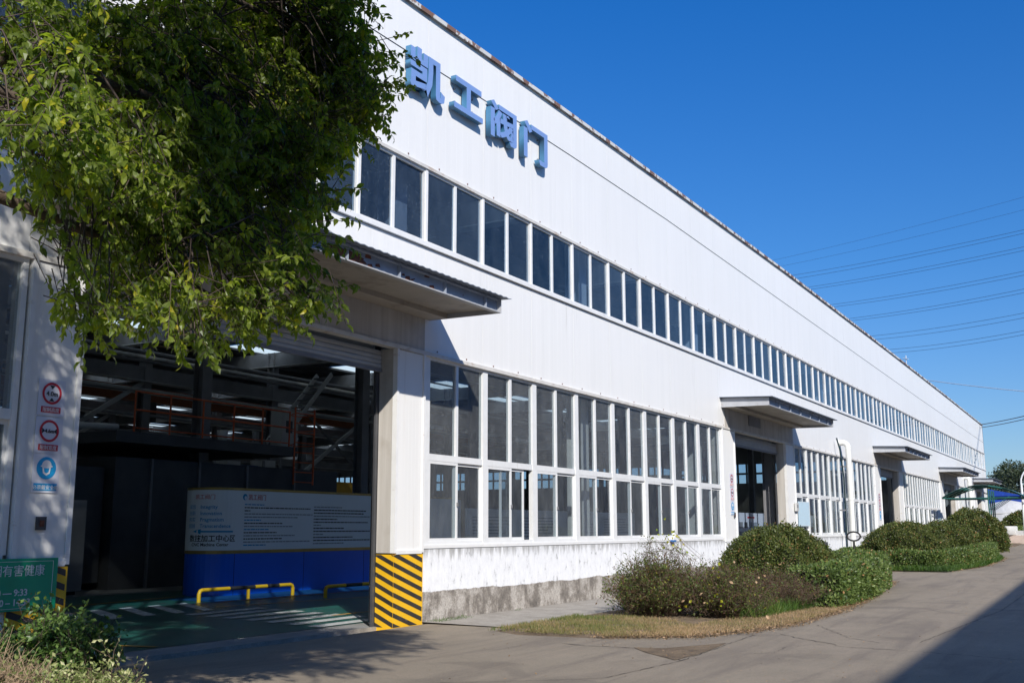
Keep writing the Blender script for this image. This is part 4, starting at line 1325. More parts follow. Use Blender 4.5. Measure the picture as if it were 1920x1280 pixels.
for k in range(9):
    f_ = (k + .5) / 9; link('tread', MB().box(2.6 * f_ - .1, 2.6 * f_ + .1, 0.02, .68, 2.7 * f_ - .02, 2.7 * f_ + .02, M['steel_grey']).mesh('tread'), t_)

for k, (x_, y_) in enumerate(((2, 26), (10, 26), (18, 38), (26, 26))):
    MB().obox((x_, y_, 4.2), (x_ + 6, y_, 8.0), .12, .18, M['steel_light']).obox((x_ + 6, y_, 4.2), (x_, y_, 8.0), .10, .14, M['steel_grey']).build('cross_brace', B)
for k in range(7):
    z_ = 7.2 + .35 * (k % 3)
    MB().tube([(-15 + 3 * k, 16 + 2.5 * k, z_), (40 + 2 * k, 16 + 2.5 * k, z_)], .07, M['steel_light' if k % 2 else 'steel_grey'], 8).build('service_pipe', B)
for k, (x_, y_, n_) in enumerate(((13.5, 19, 4), (19, 24, 5), (9, 30, 5), (24, 30, 4))):
    t_ = thing('storage_rack', (x_, y_, 0), ['grey rack with crates seen above the right end of the partition', 'grey rack with crates behind the nearer rack', 'grey rack with crates far behind the dark booth', 'last grey rack with crates deep in the hall'][k], 'rack', 'racks inside the workshop')
    for a in (0, 3.6):
        for b in (0, .9): link('upright', MB().box(a - .04, a + .04, b - .04, b + .04, 0, 4.4, M['steel_grey']).mesh('upright'), t_)
    for q in range(n_):
        link('shelf', MB().box(-.05, 3.65, -.05, .95, .3 + q * .95, .36 + q * .95, M['crane']).mesh('shelf'), t_)
        for w_ in range(3):
            h_ = .35 + .3 * ((k + q * 3 + w_ * 2) % 3) / 2
            link('crate', MB().box(.15 + w_ * 1.15, 1.0 + w_ * 1.15, .05, .85, .37 + q * .95, .37 + q * .95 + h_, M[('steel_light', 'blue_cloth', 'pale_stone', 'steel_dark', 'yellow_crane')[(k + q + w_) % 5]]).mesh('crate'), t_)

# inside the second and third doors
t_ = thing('photo_board', (34.0, 5.5, 0), 'white display board with rows of small photographs inside the second door', 'display board')
link('board_panel', MB().box(0, 16, 0, .06, .55, 2.38, M['sign_white']).mesh('board_panel'), t_)
mb = MB()
rr = random.Random(5)
cols_ = [M['txt_red'], M['gold'], M['txt_grey'], M['steel_dark'], M['steel_grey'], M['txt_blue']]
for r_ in range(3):
    for k in range(20):
        x_ = .5 + k * .76
        if k in (4, 9, 14): continue
        link('photograph', MB().box(x_, x_ + .5, -.012, 0, .75 + r_ * .45, 1.03 + r_ * .45, cols_[rr.choice([1, 2, 3, 3, 4, 4]) if (k < 4 and r_ == 2) else rr.choice([2, 3, 4])]).mesh('photograph'), t_)
link('heading', MB().box(1.8, 2.9, -.012, 0, 2.12, 2.2, M['txt_red']).mesh('heading'), t_)
for x_ in (.2, 5, 10, 15.8): link('post', MB().box(x_ - .03, x_ + .03, .06, .1, 0, 2.38, M['steel_light']).mesh('post'), t_)
t_ = thing('red_machine', (40, 12, 0), 'dull red machine frame deep inside the second door', 'machine')
link('machine_body', MB().box(0, 9, 0, 3, 0, 4.6, M['steel_dark']).mesh('machine_body'), t_)
M['dull_red'] = simple('dull_red_paint', (0.16, 0.015, 0.02), 0.5, var=0.2, scale=2)
link('red_panel', MB().box(-.02, 5, -.05, 0, 2.8, 4.1, M['dull_red']).mesh('red_panel'), t_)
link('red_panel', MB().box(1, 8, -.05, 0, 5.0, 6.0, M['dull_red']).mesh('red_panel'), t_)
t_ = thing('blue_bin', (47.1, 1.5, 0.0), 'dark blue bin just inside the third door', 'bin')
link('bin_body', MB().box(-.9, .9, -.5, .6, 0.1, 1.55, M['blue_cloth']).mesh('bin_body'), t_)
link('lid', MB().box(-.95, .95, -.55, .65, 1.55, 1.63, M['steel_dark']).mesh('lid'), t_)
for x_ in (-.7, .7): link('wheel', MB().tube([(x_, -.5, .1), (x_, -.4, .1)], .1, M['dark_gap'], 12).mesh('wheel'), t_)
t_ = thing('grey_screen', (48, 4.5, 0), 'grey screen wall standing inside the third door', 'screen')
link('panel', MB().box(0, 9, 0, .1, 0, 3.8, M['steel_light']).mesh('panel'), t_)
link('foot', MB().box(0, 9, -.2, 0, 0, .1, M['steel_dark']).mesh('foot'), t_)

# ------------------------------------------------------------------ things along the facade
def vent_pipe(x, r_, zt, label, zb=0.0):
    t_ = thing('vent_pipe', (x, -0.38, zb), label, 'pipe', 'white pipes on the facade')
    Ht = zt - zb
    link('riser', MB().tube([(0, 0, 0), (0, 0, Ht - .35)], r_, M['pvc'], 16).mesh('riser'), t_)
    a = [(0, 0, Ht - .35)] + [(0, .22 * (1 - math.cos(q)), Ht - .35 + .22 * math.sin(q)) for q in np.linspace(0.2, math.pi / 2, 6)] + [(0, .38, Ht - .13)]
    link('elbow', MB().tube(a, r_ * 1.02, M['pvc'], 16).mesh('elbow'), t_)
    for z in (Ht - .4, Ht - 2.6):
        link('collar', MB().tube([(0, 0, z - .04), (0, 0, z + .04)], r_ * 1.09, M['pvc'], 16).mesh('collar'), t_)
    link('wall_clamp', MB().box(-.05, .05, .1, .38, Ht - 1.2, Ht - 1.14, M['steel_grey']).mesh('wall_clamp'), t_)


vent_pipe(31.9, .12, 5.45, 'thick white vent pipe with elbow top in front of the second window range', terr(33))
vent_pipe(73.0, .16, 5.6, 'second white vent pipe with elbow top, far along the facade', terr(75))
t_ = thing('drain_hose', (31.2, -0.25, terr(31.2)), 'thin dark hose hanging down left of the thick white pipe', 'hose')
link('hose_line', MB().tube([(-.35, .1, 5.3), (-.28, 0, 4.8), (-.05, -.05, 3.6), (.02, -.03, 2.2), (.05, 0, 0)], .035, M['hose'], 8).mesh('hose_line'), t_)
link('clip', MB().box(-.06, .1, -.06, .2, 2.2, 2.26, M['steel_grey']).mesh('clip'), t_)

def notice(x, z, w, h, label, y=-0.03):
    t_ = thing('notice_sheet', (x, y, z), label, 'notice', 'pale blue notice sheets on the windows')
    link('sheet', MB().box(0, w, -.006, 0, 0, h, M['notice']).mesh('sheet'), t_)
    mb = MB()
    mb.box(.03, w - .03, -.009, -.006, h - .03, h - .02, M['txt_white']); mb.box(.03, w - .03, -.009, -.006, .02, .03, M['txt_white'])
    link('edge_line', mb.mesh('edge_line'), t_)


notice(24.55, 1.70, 1.62, .92, 'pale blue sheet covering a window just right of the second door')
notice(58.5, 1.9, 1.2, .9, 'small pale blue sheet on the last window left of the fourth door')
t_ = thing('meter_box', (24.15, -0.05, 2.25), 'small grey meter box on the pier right of the second door', 'box')
link('box_body', MB().box(-.14, .14, -.08, .0, 0, .3, M['steel_light']).mesh('box_body'), t_)
link('window', MB().box(-.08, .08, -.085, -.08, .12, .24, M['steel_grey']).mesh('window'), t_)
t_ = thing('header_plate', (18.9, -0.03, 5.0), 'faded grey plate on the cladding above the second door', 'plate')
link('plate', MB().box(0, 1.3, -.015, .0, 0, .36, M['steel_grey']).mesh('plate'), t_)
t_ = thing('cup', (11.7, -0.02, 1.262), 'small blue and white carton on the sill above the scrub', 'carton')
link('carton_body', MB().box(-.09, .09, -.10, .05, 0, .11, M['txt_white']).mesh('carton_body'), t_)
link('blue_band', MB().box(-.092, .092, -.102, .052, 0.0, .05, M['txt_blue']).mesh('blue_band'), t_)

# pallet truck: handle stands above the hedge
t_ = thing('pallet_truck', (21.7, -2.6, terr(21.7)), 'black pallet truck with loop handle parked behind the hedge', 'pallet truck')
link('handle_shaft', MB().tube([(.0, 0, .35), (.05, -.02, 1.1)], .035, M['dark_gap'], 8).mesh('handle_shaft'), t_)
pts = [(.05 + .0, -.02 + .22 * math.cos(a), 1.28 + .15 * math.sin(a)) for a in np.linspace(0, 2 * math.pi, 17)]
link('loop_handle', MB().tube(pts, .028, M['dark_gap'], 8, caps=False).mesh('loop_handle'), t_)
link('pump', MB().tube([(0, 0, .1), (0, 0, .4)], .09, M['rust'], 12).mesh('pump'), t_)
for y_ in (-.2, .2): link('fork', MB().box(.05, 1.2, y_ - .08, y_ + .08, .12, .18, M['dull_red']).mesh('fork'), t_)
for y_ in (-.1, .1): link('wheel', MB().tube([(0, y_ - .03, .1), (0, y_ + .03, .1)], .1, M['dark_gap'], 12).mesh('wheel'), t_)
t_ = thing('office_chair', (21.3, -1.7, terr(21.3)), 'dark chair with armrest half hidden behind the dome bush', 'chair')
link('seat', MB().box(-.25, .25, -.25, .25, .46, .54, M['steel_dark']).mesh('seat'), t_)
link('backrest', MB().add([(x_, y_, z_) for x_ in (-.32, -.26) for y_ in (-.22, .22) for z_ in (.6, 1.1)], [(0, 1, 3, 2), (4, 6, 7, 5), (0, 4, 5, 1), (2, 3, 7, 6), (0, 2, 6, 4), (1, 5, 7, 3)], M['steel_dark']).mesh('backrest'), t_)
for y_ in (-.27, .27): link('armrest', MB().tube([(-.22, y_, .5), (-.2, y_, .74), (.2, y_, .76), (.24, y_, .5)], .02, M['txt_blue'], 8).mesh('armrest'), t_)
for k in range(5):
    a = 2 * math.pi * k / 5; link('leg', MB().tube([(0, 0, .12), (.28 * math.cos(a), .28 * math.sin(a), .04)], .022, M['dark_gap'], 6).mesh('leg'), t_)
link('column', MB().tube([(0, 0, .1), (0, 0, .46)], .03, M['steel_grey'], 8).mesh('column'), t_)

t_ = thing('roof_antenna', (53.7, 0.5, 11.25), 'small antenna mast standing on the roof edge', 'antenna')
link('mast', MB().tube([(0, 0, 0), (0, 0, 1.1)], .03, M['wire_pale'], 6).mesh('mast'), t_)
link('bracket', MB().tube([(0, 0, .25), (-.35, 0, .0)], .025, M['wire_pale'], 6).mesh('bracket'), t_)
link('crossbar', MB().tube([(-.1, -.15, .85), (.1, .2, .95)], .03, M['wire_pale'], 6).mesh('crossbar'), t_)

# ------------------------------------------------------------------ vegetation
def norm(a):
    return a / np.maximum(np.linalg.norm(a, axis=-1, keepdims=True), 1e-9)


def leaf_object(name, Pn, D, N, L, Wd, tint, mat, parent, simple_leaf=False, droop=0.25):
    """one mesh of many folded leaves. Pn base points, D directions, N normals"""
    n = len(Pn)
    D = norm(D); S = norm(np.cross(D, N)); N = np.cross(S, D)
    L = L.reshape(-1, 1); Wd = Wd.reshape(-1, 1)
    if simple_leaf:
        V = np.stack([Pn, Pn + D * L * .5 + S * Wd * .5 + N * Wd * .12, Pn + D * L, Pn + D * L * .5 - S * Wd * .5 + N * Wd * .12], 1)
        F = np.array([[0, 1, 2, 3]])
        k = 4
    else:
        # ovate blade: two cross pairs, folded along the midrib, tip curling down
        V = np.stack([Pn, Pn + D * L * .30 + S * Wd * .42 + N * Wd * .13, Pn + D * L * .30 - S * Wd * .42 + N * Wd * .13,
                      Pn + D * L * .62 + S * Wd * .44 + N * (Wd * .13 - L * droop * .3), Pn + D * L * .62 - S * Wd * .44 + N * (Wd * .13 - L * droop * .3),
                      Pn + D * L * .90 - N * L * droop, Pn + D * L * .5 - N * L * droop * .12], 1)
        F = np.array([[0, 1, 6], [2, 0, 6], [1, 3, 6], [4, 2, 6], [3, 5, 6], [5, 4, 6]])
        k = 7
    V = V.reshape(-1, 3)
    Fi = (F[None] + (np.arange(n) * k)[:, None, None]).reshape(-1, F.shape[1])
    me = bpy.data.meshes.new(name)
    me.vertices.add(len(V)); me.vertices.foreach_set('co', V.astype(np.float32).ravel())
    me.loops.add(Fi.size); me.loops.foreach_set('vertex_index', Fi.astype(np.int32).ravel())
    me.polygons.add(len(Fi))
    me.polygons.foreach_set('loop_start', np.arange(0, Fi.size, F.shape[1], dtype=np.int32))
    me.materials.append(mat)
    at = me.attributes.new('tint', 'FLOAT', 'POINT')
    at.data.foreach_set('value', np.repeat(tint, k).astype(np.float32))
    me.update(calc_edges=True)
    me.polygons.foreach_set('use_smooth', np.zeros(len(Fi), bool))
    return link(name, me, parent)


def twig_object(name, A, Bp, r0, r1, mat, parent, mid=None):
    """thin three-sided twigs from A to Bp, bending through mid"""
    n = len(A)
    if mid is None: mid = (A + Bp) / 2
    ang = [0, 2.094, 4.189]
    d = norm(Bp - A)
    up = np.tile([0.3, 0.2, 1.0], (n, 1)); s = norm(np.cross(d, up)); u = np.cross(s, d)
    rings = []
    for P_, r_ in ((A, r0), (mid, (r0 + r1) / 2), (Bp, r1)):
        for a in ang: rings.append(P_ + (s * math.cos(a) + u * math.sin(a)) * np.reshape(r_, (-1, 1)) if np.ndim(r_) else P_ + (s * math.cos(a) + u * math.sin(a)) * r_)
    V = np.stack(rings, 1).reshape(-1, 3)
    F = []
    for q in (0, 3):
        for k in range(3): F.append([q + k, q + (k + 1) % 3, q + 3 + (k + 1) % 3, q + 3 + k])
    F = np.array(F)
    Fi = (F[None] + (np.arange(n) * 9)[:, None, None]).reshape(-1, 4)
    me = bpy.data.meshes.new(name)
    me.vertices.add(len(V)); me.vertices.foreach_set('co', V.astype(np.float32).ravel())
    me.loops.add(Fi.size); me.loops.foreach_set('vertex_index', Fi.astype(np.int32).ravel())
    me.polygons.add(len(Fi)); me.polygons.foreach_set('loop_start', np.arange(0, Fi.size, 4, dtype=np.int32))
    me.materials.append(mat); me.update(calc_edges=True)
    return link(name, me, parent)


def unit(n, rng):
    return norm(rng.normal(size=(n, 3)))


# --- the big street tree at the left: clumps of drooping sprays
TR = np.array([-13.2, -4.9, 0.0])
TREE = thing('camphor_tree', tuple(TR), 'large broadleaf tree hanging its leafy branches over the left side of the facade', 'tree')
near = [(-8.44, -4.76, 6.29, 0.32), (-8.27, -4.81, 5.97, 0.31), (-8.04, -4.78, 5.85, 0.2), (-8.11, -4.85, 5.51, 0.24), (-8.42, -4.78, 5.36, 0.29), (-8.16, -4.78, 5.27, 0.2), (-8.77, -4.84, 4.86, 0.26), (-8.72, -4.69, 4.45, 0.28), (-9.25, -4.86, 4.01, 0.26), (-8.9, -4.8, 4.24, 0.18), (-9.49, -5.33, 3.58, 0.18), (-9.43, -5.4, 3.29, 0.16), (-9.56, -5.26, 3.16, 0.18), (-9.75, -5.06, 3.15, 0.2), (-9.74, -5.08, 3.48, 0.24), (-10.26, -5.27, 3.04, 0.19), (-10.4, -5.27, 2.83, 0.08), (-10.47, -5.07, 3.1, 0.18), (-10.66, -4.92, 3.04, 0.16), (-11.11, -5.2, 2.9, 0.13), (-11.2, -5.13, 2.99, 0.12), (-11.28, -5.07, 3.15, 0.1), (-10.78, -4.82, 3.36, 0.18), (-10.16, -4.68, 3.6, 0.32), (-9.54, -4.57, 4.02, 0.34), (-8.99, -4.41, 4.62, 0.42), (-8.42, -4.14, 5.52, 0.55), (-8.43, -4.13, 6.16, 0.56), (-9.62, -4.49, 4.55, 0.43), (-9.37, -4.04, 5.44, 0.56), (-10.58, -4.86, 3.87, 0.3), (-11.13, -5.19, 4.06, 0.31), (-11.7, -5.63, 3.63, 0.15), (-12.01, -5.78, 3.6, 0.14), (-11.79, -5.69, 3.65, 0.18), (-11.75, -5.35, 4.12, 0.28), (-10.58, -4.35, 5.07, 0.44), (-11.53, -4.9, 4.77, 0.31), (-9.6, -3.85, 6.03, 0.28), (-8.51, -3.48, 6.62, 0.47), (-8.11, -4.07, 6.78, 0.37), (-11.52, -5.39, 3.49, 0.14), (-12.02, -5.77, 3.72, 0.17), (-10.2, -4.65, 4.55, 0.36), (-9.97, -4.19, 5.36, 0.39), (-9.1, -4.3, 5.09, 0.42), (-8.18, -4.3, 5.91, 0.36), (-10.77, -4.83, 3.67, 0.22), (-10.06, -4.77, 4.02, 0.28), (-8.72, -4.7, 4.79, 0.23)]
rng = np.random.default_rng(21)
cl = []
for (x, y, z, r_) in near:
    dens = 430 * (0.55 + r_)
    cl.append((x, y, z + (.10 if z < 3.7 else 0), r_, max(9, int(dens * r_ * r_ * 2.7)), 0.0))
# the rest of the crown, above and beside the picture
for k in range(72):
    a = rng.uniform(0, 2 * math.pi); e = rng.uniform(-0.35, 1.0); rad = rng.uniform(.55, 1.0)
    ce = math.sqrt(max(0, 1 - min(1, abs(e)) ** 2))
    x = -11.9 + 4.2 * rad * ce * math.cos(a); y = -4.6 + 3.9 * rad * ce * math.sin(a); z = 7.3 + 4.0 * e * rad
    # keep the parts that would hang lower than the branches in view out of the way
    v_ = Vector((x, y, z)) - cam.matrix_world.translation
    cz_ = v_.dot(Fv)
    if cz_ > 0:
        uu, vv = v_.dot(Rv) / cz_, v_.dot(Uv) / cz_
        if vv < 0.40 and uu > -0.62: continue
    cl.append((x, y, z, rng.uniform(.55, .85), 95, 1.0))
for (c_, r_, n_) in (((-10.4, -7.9, 7.1), (1.3, 1.1, .75), 13), ((-12.9, -9.3, 7.9), (1.7, 1.3, 1.0), 24), ((-12.6, -4.9, 7.8), (1.7, 1.5, 1.1), 22), ((-13.6, -5.0, 6.1), (1.1, 1.2, 1.0), 16)):      # boughs reaching out over the yard
    for k in range(n_):
        u_ = unit(1, rng)[0] * rng.uniform(.3, 1.0) ** .5
        cl.append((c_[0] + r_[0] * u_[0], c_[1] + r_[1] * u_[1], c_[2] + r_[2] * u_[2], rng.uniform(.4, .65), 60, 1.0))
CT = []; SB = []; SD = []; SL = []
for (x, y, z, r_, n, big) in cl:
    p = unit(n, rng) * (rng.uniform(0.25, 1.0, (n, 1)) ** 0.6) * r_ * np.array([1, 1, .85]) + [x, y, z]
    if not big: p += norm(np.array([[3.5, 5.8, 0]])) * rng.normal(0, .30, (n, 1))
    out = p - (TR + [0.8, 0, 5.2]); out[:, 2] *= .3
    d = norm(norm(out) * .75 + unit(n, rng) * .85 + [0, 0, -.05])
    CT.append(np.full(n, rng.normal(0, .10))); SB.append(p); SD.append(d); SL.append(np.full(n, .30 if big else .22) * rng.uniform(.7, 1.3, n))
SB = np.concatenate(SB); SD = np.concatenate(SD); SL = np.concatenate(SL); CT = np.concatenate(CT)
ns = len(SB); K = 12
tt = np.tile(np.linspace(.12, 1.0, K), (ns, 1))
P_ = SB[:, None] + SD[:, None] * (tt * SL[:, None])[..., None]
P_[..., 2] -= .16 * (tt * SL[:, None]) ** 2 / SL[:, None]
tips = P_[:, -1].copy()
sgn = np.where(np.arange(K) % 2, 1.0, -1.0)
side = norm(np.cross(SD, np.array([0, 0, 1.0])))
D_ = SD[:, None] * .55 + side[:, None] * sgn[None, :, None] * .8 + rng.normal(0, .45, (ns, K, 3)) + np.array([0, 0, -.45])
N_ = np.array([0, 0, 1.0]) + rng.normal(0, .45, (ns, K, 3)) + SD[:, None] * .3
Ln = rng.uniform(.055, .095, (ns, K)); Wn = Ln * rng.uniform(.40, .52, (ns, K))
tv = np.clip(CT[:, None] + rng.normal(.48, .2, (ns, 1)) + rng.normal(0, .14, (ns, K)), 0, .93)
tv = np.where(rng.random((ns, K)) < .015, 1.0, tv)
leaf_object('foliage', P_.reshape(-1, 3), D_.reshape(-1, 3), N_.reshape(-1, 3), Ln.ravel(), Wn.ravel(), tv.ravel(), M['tree_leaf'], TREE, droop=.38).location = tuple(-TR)
tw = twig_object('twigs', SB - SD * .12, tips, .0045, .0018, M['twig_dark'], TREE); tw.location = tuple(-TR); tag(tw, kind='stuff')
# trunk, limbs and branches that carry the clumps
link('trunk', MB().tube([(0, 0, -.1), (.05, 0, .8), (.0, .1, 2.0), (.15, .1, 3.2), (.3, 0, 4.6), (.5, .1, 6.5), (.6, .2, 9)], [.30, .23, .20, .18, .15, .10, .05], M['bark'], 12).mesh('trunk'), TREE)
for k, (a_, tgt) in enumerate([((.15, .1, 3.2), (3.9, .2, 3.3)), ((.2, .05, 3.8), (4.6, .4, 4.9)), ((.3, 0, 4.6), (4.9, .5, 6.2)), ((.35, 0, 5.0), (4.3, 1.2, 6.8)), ((.2, .1, 3.4), (1.5, -.8, 3.9)), ((.4, .05, 5.5), (-2.5, 1.2, 7.5)), ((.4, .05, 5.5), (1, 3, 7.5)), ((.4, .05, 5.5), (1.5, -2.6, 7.0)), ((.4, .05, 5.5), (0.6, -3.6, 8.0)), ((.4, .05, 5.5), (1.4, -4.6, 8.4))]):
    a_ = Vector(a_); b_ = Vector(tgt); m1 = a_.lerp(b_, .35) + Vector((0, 0, .45)); m2 = a_.lerp(b_, .7) + Vector((0, 0, .3))
    link('limb', MB().tube([a_, m1, m2, b_], [.075, .05, .03, .012], M['bark'], 8).mesh('limb'), TREE)
brA = []; brB = []
limb_pts = np.array([[TR[0] + 3.0, -4.8, 3.75], [TR[0] + 3.4, -4.6, 5.1], [TR[0] + 3.6, -4.5, 5.9], [TR[0] + 1.3, -5.5, 4.1], [TR[0] + 2.2, -4.8, 4.1], [TR[0] + 4.2, -4.6, 6.3]])
for (x, y, z, r_, n, big) in cl:
    if big: continue
    for q in range(4):
        i = np.argmin(np.linalg.norm(limb_pts - [x, y, z + .3], axis=1))
        brA.append(limb_pts[i] + rng.normal(0, .15, 3)); brB.append(np.array([x, y, z]) + rng.normal(0, r_ * .6, 3))
brA = np.array(brA); brB = np.array(brB)
tw = twig_object('branches', brA, brB, .012, .004, M['twig_dark'], TREE, mid=(brA + brB) / 2 + [0, 0, .18]); tw.location = tuple(-TR); tag(tw, kind='stuff')


# --- clipped shrubs
def clipped(name, label, cat, loc, pts, nrm, L, mat, core, group=None, wob=.028, seed=0, flat=.75, hi=.9):
    rng = np.random.default_rng(seed)
    t_ = thing(name, loc, label, cat, group)
    n = len(pts)
    p = pts + nrm * rng.normal(-.015, wob, (n, 1)) + rng.normal(0, .02, (n, 3))
    d = norm(nrm * .6 + rng.normal(0, .75, (n, 3)) + [0, 0, .25])
    N_ = norm(nrm + rng.normal(0, flat, (n, 3)))
    lump = np.sin(pts[:, 0] * 5.1 + seed) * np.sin(pts[:, 1] * 4.3) * np.sin(pts[:, 2] * 6.2 + 1)
    tv = np.clip(.45 + .22 * lump + rng.normal(0, .27, n), 0, hi)
    tv = np.where(rng.random(n) < .03, 1.0, tv)
    Ls = rng.uniform(.7, 1.3, n) * L
    leaf_object('foliage', p, d, N_, Ls, Ls * .55, tv, mat, t_, simple_leaf=True)
    m_ = rng.random(n) < .12
    tw = twig_object('shoots', p[m_] - nrm[m_] * .14, p[m_] + nrm[m_] * .02, .004, .002, M['twig_dark'], t_); tag(tw, kind='stuff')
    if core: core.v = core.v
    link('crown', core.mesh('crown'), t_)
    return t_


def dome(x, y, r_, h, label, seed, L=.06, mat='dome_leaf', group='dome shaped clipped bushes', cov=2.3, foot=.28):
    z0 = terr(x, y) + .03
    rng = np.random.default_rng(seed)
    area = 2 * math.pi * r_ * h * 1.05
    n = int(cov * area / (L * L * .55 * .5))
    a = rng.uniform(0, 2 * math.pi, n); c = rng.uniform(0.0, 1, n)
    s = np.sqrt(1 - c ** 2)
    lump = 1 + .05 * np.sin(3 * a + seed) + .04 * np.sin(7 * a + 2 * c * 5 + seed) + .025 * np.sin(13 * a + 9 * c) + .02 * rng.normal(size=n)
    tuck = np.where(c < .25, 1 - (0.25 - c) * .5, 1)
    P_ = np.stack([r_ * s * np.cos(a) * lump * tuck, r_ * s * np.sin(a) * lump * tuck, foot + (h - foot) * c * lump], 1)
    Nn = norm(np.stack([np.cos(a) * s / r_, np.sin(a) * s / r_, c / h], 1))
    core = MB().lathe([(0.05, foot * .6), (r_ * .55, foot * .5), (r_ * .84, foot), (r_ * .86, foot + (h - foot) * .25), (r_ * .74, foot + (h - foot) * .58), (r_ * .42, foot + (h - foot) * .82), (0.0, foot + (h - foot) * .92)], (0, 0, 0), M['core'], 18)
    t_ = clipped('dome_bush', label, 'bush', (x, y, z0), P_, Nn, L, M[mat], core, group, seed=seed)
    mb = MB()
    for k in range(6):
        q = 2 * math.pi * k / 6; mb.tube([(.08 * math.cos(q), .08 * math.sin(q), -.05), (.3 * r_ * math.cos(q), .3 * r_ * math.sin(q), foot + .2)], .02, M['bark'], 6)
    link('stems', mb.mesh('stems'), t_)
    return t_


dome(10.9, -3.2, 1.40, 1.56, 'large dome shaped bush in front of the second door, nearest of the clipped domes', 3, L=.062)
dome(27.7, -3.25, 1.6, 1.60, 'wide dome bush at the left of the second bed, right of the pallet truck', 4, L=.07)
dome(33.3, -3.75, 1.35, 1.60, 'middle dome bush of the second bed, squeezed between two others', 5, L=.08)
dome(40.2, -4.1, 1.60, 2.12, 'tall rounded bush at the far end of the second bed', 6, L=.10)
dome(62.0, -1.9, 1.5, 1.5, 'small far dome bush left of the shelter posts', 7, L=.13)
dome(82, -3.6, 2.1, 2.05, 'far rounded bush behind the stone planter at the right edge', 8, L=.16)


def hedge(path, w, h, label, seed, L=.05, mat='hedge_leaf', group='low box hedges', top_noise=.04, cov=2.0):
    rng = np.random.default_rng(seed)
    x0, y0 = path[0]
    z0 = terr(x0, y0)
    P_ = []; Nn = []
    core = MB()
    for (a, b) in zip(path, path[1:]):
        a = np.array(a); b = np.array(b); L_ = np.linalg.norm(b - a); d = (b - a) / L_; nn = np.array([-d[1], d[0]])
        area_side = L_ * h; area_top = L_ * w
        for kind_, ar in (('s+', area_side), ('s-', area_side), ('t', area_top)):
            n = int(cov * ar / (L * L * .275))
            u = rng.uniform(0, 1, n)
            if kind_ == 't':
                s_ = rng.uniform(-1, 1, n)
                hh = h * (1 - .10 * np.abs(s_) ** 4)
                xy = a + d * (u * L_)[:, None] + nn * (s_ * w / 2)[:, None]; z = hh; nv = np.stack([nn[0] * s_ * .35, nn[1] * s_ * .35, np.ones(n)], 1)
            else:
                sg = 1 if kind_ == 's+' else -1
                v = rng.uniform(.02, 1, n)
                bul = 1 + .06 * np.sin(v * 3)
                xy = a + d * (u * L_)[:, None] + nn * (sg * w / 2 * bul)[:, None]; z = v * h * .97; nv = np.stack([np.full(n, sg * nn[0]), np.full(n, sg * nn[1]), .15 + v * .35], 1)
            gz = np.array([terr(q[0], q[1]) for q in xy]) if x0 > 12 or b[0] > 12 else np.zeros(n)
            lump = top_noise * (np.sin(xy[:, 0] * 2.3 + seed) + np.sin(xy[:, 1] * 3.1) + .6 * np.sin(xy[:, 0] * 7.7))
            P_.append(np.stack([xy[:, 0] - x0, xy[:, 1] - y0, z + gz - z0 + lump * (z / h)], 1)); Nn.append(norm(nv))
        za, zb = terr(*a) - z0, terr(*b) - z0
        q = [(a + nn * w * .42, za), (b + nn * w * .42, zb), (b - nn * w * .42, zb), (a - nn * w * .42, za)]
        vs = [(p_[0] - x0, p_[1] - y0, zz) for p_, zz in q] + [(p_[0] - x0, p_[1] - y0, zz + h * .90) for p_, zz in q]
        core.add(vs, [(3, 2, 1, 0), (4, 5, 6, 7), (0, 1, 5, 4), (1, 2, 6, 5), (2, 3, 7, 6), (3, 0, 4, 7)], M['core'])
    for e, o_ in [(path[0], path[1]), (path[-1], path[-2])] + [(path[q], path[q - 1]) for q in range(1, len(path) - 1)] + [(path[q], path[q + 1]) for q in range(1, len(path) - 1)]:      # rounded ends and corners
        e = np.array(e); d = e - np.array(o_); d = d / np.linalg.norm(d)
        n = int(cov * w * h * 1.6 / (L * L * .275))
        a = math.atan2(d[1], d[0]) + rng.uniform(-1.6, 1.6, n); v = rng.uniform(.02, 1, n)
        rr_ = w / 2 * np.where(rng.random(n) < .75, 1, rng.uniform(0, 1, n))
        top = rr_ < w / 2 * .99
        z = np.where(top, h, v * h)
        P_.append(np.stack([e[0] - x0 + np.cos(a) * rr_, e[1] - y0 + np.sin(a) * rr_, z + terr(*e) - z0], 1))
        Nn.append(norm(np.stack([np.cos(a), np.sin(a), np.where(top, 2.0, .2)], 1)))
    return clipped('box_hedge', label, 'hedge', (x0, y0, z0 + .03), np.concatenate(P_), np.concatenate(Nn), L, M[mat], core, group, seed=seed)


hedge([(6.8, -5.05), (10.5, -4.95), (14.5, -4.5), (17.6, -3.9), (18.8, -2.7)], 1.0, .76, 'low bushy hedge along the road edge in front of the nearest dome bush', 31, L=.075)
hedge([(13.4, -2.2), (18.6, -2.0)], .55, .80, 'short hedge running beside the wall behind the nearest dome bush', 32, L=.055)
hedge([(24.9, -1.5), (34, -1.4)], .6, .62, 'thin back hedge of the second bed close to the wall', 36, L=.08)
hedge([(25.5, -1.9), (25.5, -4.5), (28.5, -5.1), (33.5, -5.25), (38.0, -4.95), (43.5, -4.3)], .85, .62, 'long low hedge in front of the second group of domes', 33, L=.08, cov=2.2)
hedge([(47.5, -4.2), (52.0, -3.6)], 1.1, .9, 'loose low hedge at the far end of the second bed', 34, L=.11)
hedge([(66, -4.0), (76, -3.4)], 1.1, .8, 'far low hedge beyond the shelter', 35, L=.14)


